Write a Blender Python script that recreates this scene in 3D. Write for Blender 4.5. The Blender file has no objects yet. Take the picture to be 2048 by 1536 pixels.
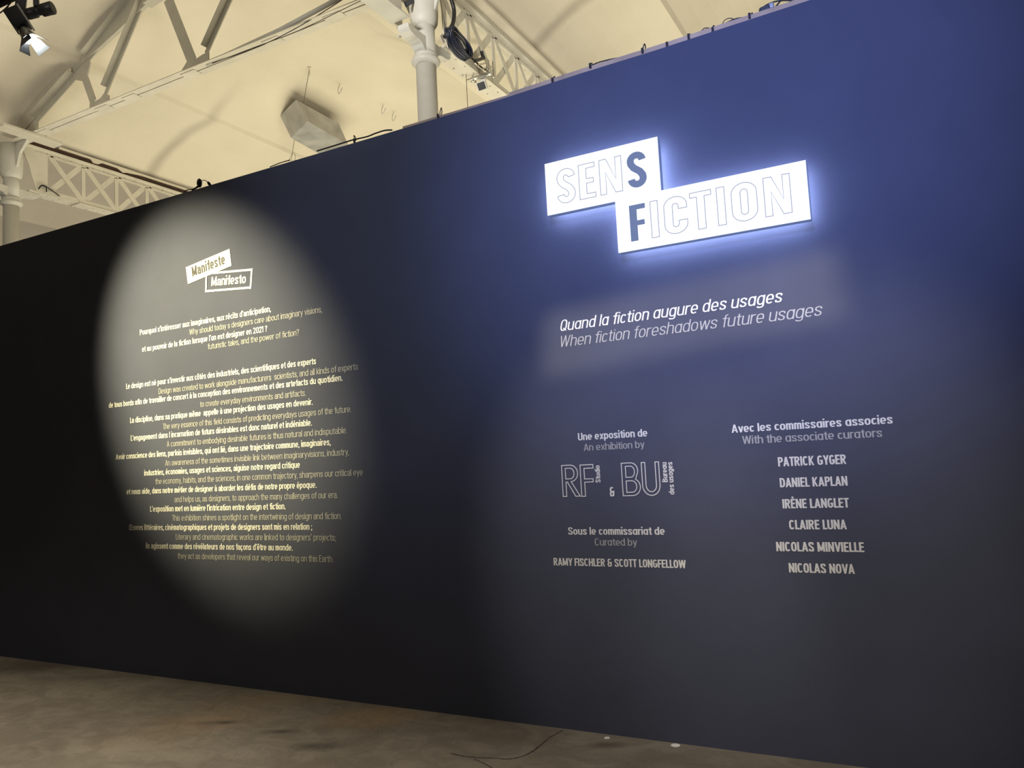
import bpy, bmesh, math, random
from mathutils import Vector, Matrix
random.seed(7)
SC = bpy.context.scene
COL = SC.collection
PI = math.pi

# ------------------------------------------------------------------ camera
YAW, PITCH, ROLL, FPX, EYE = -0.49045454, 0.09199516, -0.05172639, 1570.0, 1.55
fw = Vector((math.sin(YAW)*math.cos(PITCH), math.cos(YAW)*math.cos(PITCH), math.sin(PITCH)))
rt0 = Vector((math.cos(YAW), -math.sin(YAW), 0)); up0 = rt0.cross(fw)
RT = math.cos(ROLL)*rt0 + math.sin(ROLL)*up0
UP = -math.sin(ROLL)*rt0 + math.cos(ROLL)*up0
cd = bpy.data.cameras.new('camera'); cam = bpy.data.objects.new('camera', cd); COL.objects.link(cam)
M = Matrix((RT, UP, -fw)).transposed().to_4x4(); M.translation = (0, 0, EYE)
cam.matrix_world = M
cd.sensor_fit = 'HORIZONTAL'; cd.sensor_width = 36; cd.lens = 36*FPX/2048
cd.clip_start = .05; cd.clip_end = 200
SC.camera = cam

# ------------------------------------------------------------------ world, exposure
w = bpy.data.worlds.new('world'); SC.world = w; w.use_nodes = True
w.node_tree.nodes['Background'].inputs[0].default_value = (.9, .85, .8, 1)
w.node_tree.nodes['Background'].inputs[1].default_value = 0.02
vs = SC.view_settings
vs.view_transform = 'Standard'; vs.look = 'None'; vs.exposure = 0; vs.gamma = 1; vs.use_curve_mapping = False

# ------------------------------------------------------------------ lamps of the room and added fill lights
def aim(o, loc, target):
    o.location = loc
    o.rotation_euler = (Vector(target)-Vector(loc)).to_track_quat('-Z', 'Y').to_euler()
def area(name, loc, target, sx, sy, e, col, spread=180):
    l = bpy.data.lights.new(name, 'AREA'); l.shape = 'RECTANGLE'; l.size = sx; l.size_y = sy
    l.energy = e; l.color = col; l.spread = math.radians(spread)
    o = bpy.data.objects.new(name, l); COL.objects.link(o); aim(o, loc, target); return o
def spot(name, loc, target, deg, blend, e, col, size=.05):
    l = bpy.data.lights.new(name, 'SPOT'); l.spot_size = math.radians(deg); l.spot_blend = blend
    l.energy = e; l.color = col; l.shadow_soft_size = size
    o = bpy.data.objects.new(name, l); COL.objects.link(o); aim(o, loc, target); return o
WARM = (1.0, .905, .63)
# uplighters standing in the hall behind the exhibition wall
area('hall_uplight_or_fill', (-7.7, 10.8, 1.2), (-7.7, 10.6, 7), 5.5, 9, 560, WARM)
area('hall_uplight_or_fill', (-.6, 9.6, 1.6), (-.6, 9.3, 7), 3.0, 4.5, 280, (1, .92, .70))
area('hall_uplight_or_fill', (-15.5, 10.5, 1.6), (-15.5, 10.0, 7), 3.0, 4.5, 85, (1, .90, .78))
area('hall_uplight_or_fill', (-8.5, 2.6, 4.3), (-9.5, 4.6, 7), 1.6, 1.6, 40, (1, .93, .78), 120)  # unseen fill on the near side, added to brighten the ceiling there
# exhibition spots
spot('manifesto_spot', (-6.6, .5, 5.0), (-4.95, 4.16, 2.42), 32, .85, 4300, (1, .87, .49), .06)
spot('credits_spot', (-1.9, .9, 4.6), (-1.55, 4.16, 1.15), 27, 1.0, 470, (1, .92, .84), .05)
spot('curators_spot', (-.3, .9, 4.6), (-.45, 4.16, 1.2), 30, 1.0, 520, (1, .92, .84), .05)
# profile spot whose shutters cut a wide soft edged rectangle over the tagline
ps = spot('profile_spot', (-1.0, 0.2, 4.6), (-1.16, 4.16, 2.26), 50, .1, 880, (1, .85, .54), .03)
ps.data.use_nodes = True
nt = ps.data.node_tree; em = nt.nodes['Emission']
tc = nt.nodes.new('ShaderNodeTexCoord'); sp = nt.nodes.new('ShaderNodeSeparateXYZ'); nt.links.new(tc.outputs['Normal'], sp.inputs[0])
def mth(op, a, b=None, tree=nt):
    n = tree.nodes.new('ShaderNodeMath'); n.operation = op
    for i, v in enumerate((a, b)):
        if v is None: continue
        if isinstance(v, (int, float)): n.inputs[i].default_value = v
        else: tree.links.new(v, n.inputs[i])
    return n.outputs[0]
def edge(v, half, soft):
    m = nt.nodes.new('ShaderNodeMapRange'); m.interpolation_type = 'SMOOTHSTEP'
    nt.links.new(mth('ABSOLUTE', v), m.inputs[0])
    m.inputs[1].default_value = half-soft; m.inputs[2].default_value = half+soft; m.inputs[3].default_value = 1; m.inputs[4].default_value = 0
    return m.outputs[0]
gx = mth('DIVIDE', sp.outputs[0], sp.outputs[2]); gy = mth('DIVIDE', sp.outputs[1], sp.outputs[2])
gy = mth('ADD', gy, mth('MULTIPLY', gx, -.05))
nt.links.new(mth('MULTIPLY', edge(gx, .178, .025), edge(gy, .034, .017)), em.inputs['Strength'])
# unseen blue fill, added for the glow and haze around the sign
spot('cool_fill', (-.3, -.9, 3.9), (-.85, 4.16, 3.25), 48, 1.0, 1650, (.36, .46, 1.0), .3)
spot('soft_fill', (-3.4, -.8, 4.3), (-2.9, 4.16, 3.0), 52, 1.0, 300, (.70, .80, 1.0), .3)  # added fill, lifts the dark stretch between manifesto and sign
# unseen fill lamps added to brighten the floor and the column fronts
area('floor_fill', (-3.6, 1.5, 5.6), (-3.6, 1.8, 0), 9, .8, 96, (1, .88, .72), 52)
area('column_fill', (-2.5, -1.5, 4.7), (-4.0, 6.3, 5.9), 1.0, .5, 27, (1, .96, .88), 36)

# ------------------------------------------------------------------ placing helpers (pixel of the photograph -> point on a real plane)
def ray(px, py): return RT*((px-1024)/FPX) - UP*((py-768)/FPX) + fw
def onY(px, py, Y): d = ray(px, py); t = Y/d.y; return Vector((d.x*t, Y, EYE+d.z*t))
def onX(px, py, X): d = ray(px, py); t = X/d.x; return Vector((X, d.y*t, EYE+d.z*t))
def onZ(px, py, Z): d = ray(px, py); t = (Z-EYE)/d.z; return Vector((d.x*t, d.y*t, Z))

# ------------------------------------------------------------------ materials
def mat(name, col, rough=.6, metal=0, var=.12, scale=6, bump=0, bscale=60, emis=None, estr=0, spec=None, coords='Object'):
    m = bpy.data.materials.new(name); m.use_nodes = True; t = m.node_tree; b = t.nodes['Principled BSDF']
    b.inputs['Roughness'].default_value = rough; b.inputs['Metallic'].default_value = metal
    if spec is not None: b.inputs['Specular IOR Level'].default_value = spec
    tcn = t.nodes.new('ShaderNodeTexCoord'); n = t.nodes.new('ShaderNodeTexNoise'); n.inputs['Scale'].default_value = scale
    n.inputs['Detail'].default_value = 5; t.links.new(tcn.outputs[coords], n.inputs['Vector'])
    r = t.nodes.new('ShaderNodeValToRGB')
    r.color_ramp.elements[0].position = .3; r.color_ramp.elements[1].position = .7
    r.color_ramp.elements[0].color = (*[c*(1-var) for c in col], 1); r.color_ramp.elements[1].color = (*[min(1, c*(1+var)) for c in col], 1)
    t.links.new(n.outputs['Fac'], r.inputs[0]); t.links.new(r.outputs[0], b.inputs['Base Color'])
    if bump:
        n2 = t.nodes.new('ShaderNodeTexNoise'); n2.inputs['Scale'].default_value = bscale; n2.inputs['Detail'].default_value = 4
        t.links.new(tcn.outputs[coords], n2.inputs['Vector'])
        bp = t.nodes.new('ShaderNodeBump'); bp.inputs['Strength'].default_value = bump; bp.inputs['Distance'].default_value = .01
        t.links.new(n2.outputs['Fac'], bp.inputs['Height']); t.links.new(bp.outputs[0], b.inputs['Normal'])
    if emis: b.inputs['Emission Color'].default_value = (*emis, 1); b.inputs['Emission Strength'].default_value = estr
    return m
M_NAVY = mat('navy_paint', (.064, .071, .108), .8, 0, .06, 2.5, .15, 220, spec=.25)
M_VINYL = mat('white_vinyl', (.70, .695, .67), .6, 0, .02, 3)
M_VINYLG = mat('grey_vinyl', (.36, .36, .36), .6, 0, .03, 3)
M_INK = mat('grey_ink', (.022, .022, .024), .6, 0, .03, 3)
M_IRON = mat('cream_painted_iron', (.60, .57, .50), .5, 0, .07, 5, .15, 40)
M_TRUSS = mat('shade_toned_cream_iron', (.44, .42, .36), .55, 0, .08, 5, .15, 40)  # darker copy of the cream iron, camera-side shade put into its colour
M_RIVET = mat('weathered_rivet_paint', (.33, .30, .24), .6, 0, .1, 9)
M_COLUMN = mat('pale_grey_painted_iron', (.56, .55, .51), .5, 0, .06, 4, .1, 50)
M_RUST = mat('brown_bare_timber', (.045, .022, .014), .8, 0, .3, 9)
M_BLACK = mat('black_rubber', (.012, .012, .014), .45, 0, .2, 9)
M_BLUEBLACK = mat('blue_black_rubber', (.012, .015, .035), .4, 0, .2, 9)
M_DARKMETAL = mat('dark_grey_metal', (.06, .062, .065), .45, .4, .2, 12)
M_WHITEMETAL = mat('white_enamelled_metal', (.75, .74, .70), .35, 0, .05, 8)
M_STEEL = mat('bright_steel', (.6, .6, .58), .3, 1, .1, 10)
M_GALV = mat('galvanised_sheet', (.42, .42, .42), .45, .35, .22, 3.2)
M_BATTEN = mat('raw_grey_lilac_timber', (.46, .33, .22), .8, 0, .2, 5)
M_WIRE = mat('thin_steel_wire', (.16, .14, .11), .5, .5, .1, 10)
M_FACE = mat('lit_sign_face', (.12, .12, .12), .5, 0, .01, 3, emis=(.95, .98, 1.0), estr=1.08)
M_SIDE = mat('sign_side_acrylic', (.10, .12, .2), .4, 0, .05, 3, emis=(.35, .5, 1.0), estr=.22)
M_HALO = mat('sign_halo_glow', (.8, .8, .8), .5, 0, .01, 3, emis=(.55, .65, 1.0), estr=18)  # glow added behind the sign to throw a halo on the wall
M_LETTER = mat('blue_grey_letter', (.03, .04, .07), .5, 0, .05, 3, emis=(.30, .40, .62), estr=.34)
M_LINE = mat('pale_grey_outline', (.08, .08, .08), .6, 0, .02, 3, emis=(.8, .84, .9), estr=.40)
M_LENS = mat('lit_lamp_lens', (.9, .9, .9), .3, 0, .01, 3, emis=(.85, .93, 1), estr=25)
M_MARK = mat('white_floor_tape', (.75, .74, .72), .6, 0, .05, 8)
M_WALLC = mat('cream_plaster', (.55, .50, .42), .85, 0, .05, 2)

def floor_material():
    m = bpy.data.materials.new('worn_concrete'); m.use_nodes = True; t = m.node_tree; b = t.nodes['Principled BSDF']
    b.inputs['Roughness'].default_value = .62; b.inputs['Specular IOR Level'].default_value = .3
    tcn = t.nodes.new('ShaderNodeTexCoord')
    def noise(s, d=6, dist=0, stretch=(1, 1, 1)):
        mp = t.nodes.new('ShaderNodeMapping'); mp.inputs['Scale'].default_value = stretch
        n = t.nodes.new('ShaderNodeTexNoise'); n.inputs['Scale'].default_value = s; n.inputs['Detail'].default_value = d; n.inputs['Distortion'].default_value = dist
        t.links.new(tcn.outputs['Object'], mp.inputs[0]); t.links.new(mp.outputs[0], n.inputs['Vector']); return n.outputs['Fac']
    def ramp(f, p0, c0, p1, c1):
        r = t.nodes.new('ShaderNodeValToRGB'); e = r.color_ramp.elements
        e[0].position = p0; e[0].color = (*c0, 1); e[1].position = p1; e[1].color = (*c1, 1); t.links.new(f, r.inputs[0]); return r.outputs[0]
    def mix(f, a, c, mode='MIX'):
        x = t.nodes.new('ShaderNodeMix'); x.data_type = 'RGBA'; x.blend_type = mode
        if isinstance(f, float): x.inputs[0].default_value = f
        else: t.links.new(f, x.inputs[0])
        for i, v in ((6, a), (7, c)):
            if isinstance(v, tuple): x.inputs[i].default_value = (*v, 1)
            else: t.links.new(v, x.inputs[i])
        return x.outputs[2]
    base = ramp(noise(1.1, 8, .6), .32, (.165, .145, .115), .70, (.26, .235, .19))
    patch = ramp(noise(4.0, 8, 1.2, (1, 1.6, 1)), .42, (.62, .60, .58), .60, (1, 1, 1))
    c = mix(.55, base, patch, 'MULTIPLY')
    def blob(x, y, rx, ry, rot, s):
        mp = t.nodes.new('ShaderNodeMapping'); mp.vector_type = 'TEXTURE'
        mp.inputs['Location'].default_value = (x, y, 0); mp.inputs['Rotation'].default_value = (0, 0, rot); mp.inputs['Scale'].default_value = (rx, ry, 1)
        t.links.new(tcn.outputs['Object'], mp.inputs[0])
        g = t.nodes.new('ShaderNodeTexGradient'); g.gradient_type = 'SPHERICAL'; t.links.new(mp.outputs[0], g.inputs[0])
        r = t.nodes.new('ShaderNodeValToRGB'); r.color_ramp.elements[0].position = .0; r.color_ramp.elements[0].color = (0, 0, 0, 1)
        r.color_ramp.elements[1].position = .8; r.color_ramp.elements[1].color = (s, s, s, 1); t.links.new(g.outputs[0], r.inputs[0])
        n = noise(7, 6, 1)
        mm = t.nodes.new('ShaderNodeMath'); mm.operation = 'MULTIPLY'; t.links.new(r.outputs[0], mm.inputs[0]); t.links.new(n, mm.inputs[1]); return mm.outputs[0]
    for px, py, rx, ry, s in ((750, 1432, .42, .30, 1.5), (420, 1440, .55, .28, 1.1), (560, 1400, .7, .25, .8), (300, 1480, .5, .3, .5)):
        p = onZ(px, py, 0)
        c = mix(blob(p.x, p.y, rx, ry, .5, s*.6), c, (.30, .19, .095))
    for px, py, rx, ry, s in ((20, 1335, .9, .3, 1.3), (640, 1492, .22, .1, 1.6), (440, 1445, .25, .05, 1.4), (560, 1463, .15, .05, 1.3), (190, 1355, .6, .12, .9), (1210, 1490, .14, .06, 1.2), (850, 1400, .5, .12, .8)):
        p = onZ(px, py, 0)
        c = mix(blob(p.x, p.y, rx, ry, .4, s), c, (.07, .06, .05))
    spk = ramp(noise(38, 2), .76, (0, 0, 0), .80, (1, 1, 1))
    c = mix(spk, c, (.34, .33, .31))
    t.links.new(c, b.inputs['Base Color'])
    bp = t.nodes.new('ShaderNodeBump'); bp.inputs['Strength'].default_value = .5; bp.inputs['Distance'].default_value = .02
    t.links.new(noise(9, 8, 1), bp.inputs['Height']); t.links.new(bp.outputs[0], b.inputs['Normal'])
    return m
M_FLOOR = floor_material()

def ceiling_material():
    m = bpy.data.materials.new('cream_limewash'); m.use_nodes = True; t = m.node_tree; b = t.nodes['Principled BSDF']
    b.inputs['Roughness'].default_value = .9
    tcn = t.nodes.new('ShaderNodeTexCoord'); n = t.nodes.new('ShaderNodeTexNoise'); n.inputs['Scale'].default_value = .9; n.inputs['Detail'].default_value = 6
    t.links.new(tcn.outputs['Object'], n.inputs['Vector'])
    r = t.nodes.new('ShaderNodeValToRGB'); r.color_ramp.elements[0].position = .3; r.color_ramp.elements[1].position = .7
    r.color_ramp.elements[0].color = (.60, .55, .46, 1); r.color_ramp.elements[1].color = (.66, .61, .52, 1)
    t.links.new(n.outputs['Fac'], r.inputs[0])
    # soft shadow bands painted into the vault colour, fading towards the crown
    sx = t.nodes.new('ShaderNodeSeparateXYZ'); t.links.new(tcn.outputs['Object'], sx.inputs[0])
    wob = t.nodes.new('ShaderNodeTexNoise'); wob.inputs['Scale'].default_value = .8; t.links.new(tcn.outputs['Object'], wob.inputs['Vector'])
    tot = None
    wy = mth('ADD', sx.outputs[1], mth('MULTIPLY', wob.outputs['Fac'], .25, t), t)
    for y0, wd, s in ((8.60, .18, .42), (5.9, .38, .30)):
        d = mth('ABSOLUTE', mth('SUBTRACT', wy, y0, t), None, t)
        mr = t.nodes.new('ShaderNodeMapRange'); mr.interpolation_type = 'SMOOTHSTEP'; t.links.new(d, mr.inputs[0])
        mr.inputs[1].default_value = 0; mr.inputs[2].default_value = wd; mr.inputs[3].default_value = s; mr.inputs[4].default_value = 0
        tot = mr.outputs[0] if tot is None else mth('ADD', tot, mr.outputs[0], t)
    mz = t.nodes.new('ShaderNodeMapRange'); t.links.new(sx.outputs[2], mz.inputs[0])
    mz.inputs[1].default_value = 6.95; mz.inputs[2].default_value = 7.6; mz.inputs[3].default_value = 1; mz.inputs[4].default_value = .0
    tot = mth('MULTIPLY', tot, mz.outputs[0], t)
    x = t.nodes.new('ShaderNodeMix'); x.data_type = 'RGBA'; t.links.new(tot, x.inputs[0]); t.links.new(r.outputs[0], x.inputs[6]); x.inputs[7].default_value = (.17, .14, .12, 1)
    t.links.new(x.outputs[2], b.inputs['Base Color'])
    n2 = t.nodes.new('ShaderNodeTexNoise'); n2.inputs['Scale'].default_value = 14; t.links.new(tcn.outputs['Object'], n2.inputs['Vector'])
    bp = t.nodes.new('ShaderNodeBump'); bp.inputs['Strength'].default_value = .15; bp.inputs['Distance'].default_value = .02
    t.links.new(n2.outputs['Fac'], bp.inputs['Height']); t.links.new(bp.outputs[0], b.inputs['Normal'])
    return m
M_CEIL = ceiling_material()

# ------------------------------------------------------------------ mesh building
ORG = {}
class MB:
    def __init__(s): s.v = []; s.f = []
    def add(s, vs, fs):
        k = len(s.v); s.v += [Vector(v) for v in vs]; s.f += [tuple(i+k for i in f) for f in fs]; return s
    def box(s, a, b):
        (x0, y0, z0), (x1, y1, z1) = a, b
        return s.add([(x0,y0,z0),(x1,y0,z0),(x1,y1,z0),(x0,y1,z0),(x0,y0,z1),(x1,y0,z1),(x1,y1,z1),(x0,y1,z1)],
                     [(0,3,2,1),(4,5,6,7),(0,1,5,4),(1,2,6,5),(2,3,7,6),(3,0,4,7)])
    def beam(s, p, q, side, w, h, off=0):
        "box from p to q; side = direction the width w runs in, h across it"
        p = Vector(p); q = Vector(q); d = (q-p).normalized(); a = Vector(side); a = (a - d*a.dot(d)).normalized(); n = d.cross(a)
        vs = [e + a*(i*w/2) + n*(j*h/2 + off) for e in (p, q) for i, j in ((-1,-1),(1,-1),(1,1),(-1,1))]
        return s.add(vs, [(0,1,2,3),(7,6,5,4),(0,4,5,1),(1,5,6,2),(2,6,7,3),(3,7,4,0)])
    def prism(s, pts, ext):
        "closed polygon pts swept by vector ext"
        n = len(pts); ext = Vector(ext); vs = [Vector(p) for p in pts] + [Vector(p)+ext for p in pts]
        return s.add(vs, [tuple(range(n-1, -1, -1)), tuple(range(n, 2*n))] + [(i, (i+1) % n, (i+1) % n+n, i+n) for i in range(n)])
    def tube(s, pts, r, n=8, closed=False):
        pts = [Vector(p) for p in pts]; k0 = len(s.v); m = len(pts); prev = None
        for i, p in enumerate(pts):
            if closed: d = pts[(i+1) % m]-pts[i-1]
            else: d = pts[min(i+1, m-1)]-pts[max(i-1, 0)]
            d.normalize()
            if prev is None: a = Vector((0,0,1)) if abs(d.z) < .9 else Vector((1,0,0))
            else: a = prev
            a = (a-d*a.dot(d)).normalized(); prev = a; b = d.cross(a)
            s.v += [p + (a*math.cos(2*PI*j/n) + b*math.sin(2*PI*j/n))*r for j in range(n)]
        for i in range(m if closed else m-1):
            A = k0+i*n; B = k0+((i+1) % m)*n
            s.f += [(A+j, A+(j+1) % n, B+(j+1) % n, B+j) for j in range(n)]
        if not closed: s.f += [tuple(k0+j for j in range(n-1, -1, -1)), tuple(k0+(m-1)*n+j for j in range(n))]
        return s
    def lathe(s, c, prof, n=32, axis=None):
        "prof = (r, h) list, axis up by default"
        ax = Vector(axis or (0,0,1)).normalized(); a = ax.orthogonal().normalized(); b = ax.cross(a); c = Vector(c); k0 = len(s.v); m = len(prof)
        for r, h in prof: s.v += [c + ax*h + (a*math.cos(2*PI*j/n)+b*math.sin(2*PI*j/n))*r for j in range(n)]
        for i in range(m-1):
            A = k0+i*n; B = A+n
            s.f += [(A+j, A+(j+1) % n, B+(j+1) % n, B+j) for j in range(n)]
        s.f += [tuple(k0+j for j in range(n-1, -1, -1)), tuple(k0+(m-1)*n+j for j in range(n))]
        return s
    def build(s, name, m, parent=None, smooth=False, bevel=0, org=None):
        o0 = ORG[parent.name] if parent else (Vector(org) if org else Vector((0,0,0)))
        me = bpy.data.meshes.new(name); me.from_pydata([v-o0 for v in s.v], [], s.f); me.validate()
        bm = bmesh.new(); bm.from_mesh(me); bmesh.ops.recalc_face_normals(bm, faces=bm.faces); bm.to_mesh(me); bm.free()
        if smooth:
            for p in me.polygons: p.use_smooth = len(p.vertices) <= 4
        me.materials.append(m)
        o = bpy.data.objects.new(name, me); COL.objects.link(o)
        if parent: o.parent = parent
        else: o.location = o0
        ORG[o.name] = o0
        if bevel:
            b = o.modifiers.new('bevel', 'BEVEL'); b.width = bevel; b.segments = 2; b.limit_method = 'ANGLE'
        return o
def thing(name, loc, label, cat, group=None):
    o = bpy.data.objects.new(name, None); COL.objects.link(o); o.location = loc; o.empty_display_size = .1
    ORG[o.name] = Vector(loc); o['label'] = label; o['category'] = cat
    if group: o['group'] = group
    return o
def tag(o, label, cat, group=None):
    o['label'] = label; o['category'] = cat
    if group: o['group'] = group
    return o
def struct(o, label=None):
    o['kind'] = 'structure'
    if label: o['label'] = label
    return o
def smoothpts(pts, k=6):
    pts = [Vector(p) for p in pts]; out = []
    P = [pts[0]*2-pts[1]] + pts + [pts[-1]*2-pts[-2]]
    for i in range(1, len(P)-2):
        for j in range(k):
            t = j/k; a, b, c, d = P[i-1], P[i], P[i+1], P[i+2]
            out.append(.5*((2*b)+(c-a)*t+(2*a-5*b+4*c-d)*t*t+(3*b-a-3*c+d)*t**3))
    out.append(pts[-1]); return out

# ================================================================== THE SETTING
DW = 4.16
XS = [-4.15+7.15*k for k in range(-4, 4)]          # girder lines
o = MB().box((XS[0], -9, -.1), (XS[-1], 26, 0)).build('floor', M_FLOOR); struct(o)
struct(MB().box((XS[0], 26, 0), (XS[-1], 26.2, 8.2)).build('wall_back', M_WALLC))
struct(MB().box((XS[0], -9.2, 0), (XS[-1], -9, 8.2)).build('wall_rear', M_WALLC))
struct(MB().box((XS[0]-.2, -9, 0), (XS[0], 26, 8.2)).build('wall_left', M_WALLC))
struct(MB().box((XS[-1], -9, 0), (XS[-1]+.2, 26, 8.2)).build('wall_right', M_WALLC))
# vaulted ceiling: every bay has scalloped coves, a fold and a shallow crown
def scallop(p, q, bulge, k):
    out = []
    dx, dz = q[0]-p[0], q[1]-p[1]; L = math.hypot(dx, dz); nx, nz = -dz/L, dx/L
    for i in range(k):
        t = i/k; b = bulge*4*t*(1-t); out.append((p[0]+dx*t+nx*b, p[1]+dz*t+nz*b))
    return out
halfp = scallop((0, 6.47), (1.46, 7.12), .15, 7) + [(1.46, 7.12), (1.60, 7.13)] + scallop((1.64, 7.19), (3.25, 7.74), .13, 8) + [(3.25, 7.74)]
PROF = halfp + [(7.15-x, z) for x, z in reversed(halfp)]
ceil = MB()
ys = [-9, 0, 6.3, 12, 26]
for k in range(len(XS)-1):
    pr = [(XS[k]+x, z) for x, z in PROF]; n = len(pr); k0 = len(ceil.v)
    for y in ys: ceil.v += [Vector((x, y, z)) for x, z in pr]
    for a in range(len(ys)-1):
        for i in range(n-1):
            A = k0+a*n+i; B = A+n; ceil.f.append((A, B, B+1, A+1))
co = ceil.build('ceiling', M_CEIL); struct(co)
sm = co.modifiers.new('thickness', 'SOLIDIFY'); sm.thickness = .12; sm.offset = 1

# exhibition wall: the navy partition
TOP = [(-16.5, 3.80), (-7.64, 3.785), (-5.81, 3.773), (-4.36, 3.767), (-2.66, 3.764), (-2.21, 3.7655), (-1.63, 3.779), (-1.20, 3.783), (-.81, 3.794), (-.37, 3.805), (4.2, 3.86)]
wm = MB(); n = len(TOP)
for y in (DW, DW+.14):
    wm.v += [Vector((x, y, 0)) for x, z in TOP] + [Vector((x, y, z)) for x, z in TOP]
for i in range(n-1):
    wm.f += [(i, i+1, n+i+1, n+i), (2*n+i+1, 2*n+i, 3*n+i, 3*n+i+1), (n+i, n+i+1, 3*n+i+1, 3*n+i), (i+1, i, 2*n+i, 2*n+i+1)]
wm.f += [(0, n, 3*n, 2*n), (2*n-1, n-1, 3*n-1, 4*n-1)]
wall = struct(wm.build('wall_front', M_NAVY))
def ztop(x):
    for (a, za), (b, zb) in zip(TOP, TOP[1:]):
        if a <= x <= b: return za+(zb-za)*(x-a)/(b-a)
    return 3.8
# raw timber batten screwed behind the top edge of the partition
bt = MB()
for (a, za), (b, zb) in zip(TOP, TOP[1:]):
    a = max(a, -3.05)
    if b <= a: continue
    h = lambda x: .092 if x < -2.3 else .106
    za, zb = ztop(a), ztop(b)
    bt.add([(a, DW+.145, za-.12), (b, DW+.145, zb-.12), (b, DW+.145, zb+h(a)), (a, DW+.145, za+h(a)),
            (a, DW+.19, za-.12), (b, DW+.19, zb-.12), (b, DW+.19, zb+h(a)), (a, DW+.19, za+h(a))],
           [(0,1,2,3), (5,4,7,6), (3,2,6,7), (1,0,4,5), (0,3,7,4), (2,1,5,6)])
struct(bt.build('trim_1', M_BATTEN))

# ================================================================== COLUMNS
def column(X, Y, label):
    t = thing('cast_iron_column', (X, Y, 0), label, 'column', 'cast iron columns')
    r = .104
    MB().lathe((X, Y, 0), [(.19, 0), (.19, .12), (.15, .16), (r+.01, .22), (r+.002, .3), (r-.002, 5.47)]).build('shaft', M_COLUMN, t, True)
    prof = [(r, 5.465)] + [(r+.042*math.sin(PI*i/8)**.8 if 0 < i < 8 else r, 5.465+.085*i/8) for i in range(1, 8)] + [(r+.012, 5.552), (r+.018, 5.565), (r+.012, 5.578), (r, 5.585)]
    MB().lathe((X, Y, 0), prof).build('ring', M_COLUMN, t, True)
    MB().lathe((X, Y, 0), [(r-.002, 5.58), (r-.002, 5.95)]).build('neck', M_COLUMN, t, True)
    # corbels carrying the girder on both sides
    for s in (1, -1):
        pr = [(.07, 5.58), (.10, 5.585), (.125, 5.60), (.15, 5.63), (.20, 5.645), (.28, 5.65), (.34, 5.665), (.37, 5.69), (.38, 5.732), (.07, 5.732)]
        MB().prism([(X-.065, Y+s*y, z) for y, z in pr], (.13, 0, 0)).build('corbel', M_COLUMN, t, bevel=.006)
    # flared octagonal head that receives the truss
    MB().lathe((X, Y, 0), [(.085, 5.86), (.115, 5.875), (.135, 5.91), (.142, 5.97), (.145, 6.10), (.155, 6.36)], 24).build('head', M_COLUMN, t, True)
    for s in (1, -1):
        MB().prism([(X+s*.07, Y-.02, 5.95), (X+s*.15, Y-.02, 6.02), (X+s*.22, Y-.02, 6.2), (X+s*.42, Y-.02, 6.36), (X+s*.07, Y-.02, 6.36)], (0, .04, 0)).build('bracket', M_COLUMN, t, bevel=.004)
    return t
YC = 6.3; XA, XB = -11.3, -4.15
column(XA, YC, 'white cast iron column at the left picture edge, left of the cross-braced girder')
column(XB, YC, 'white round column with a ring rising behind the wall in the upper middle')

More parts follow.
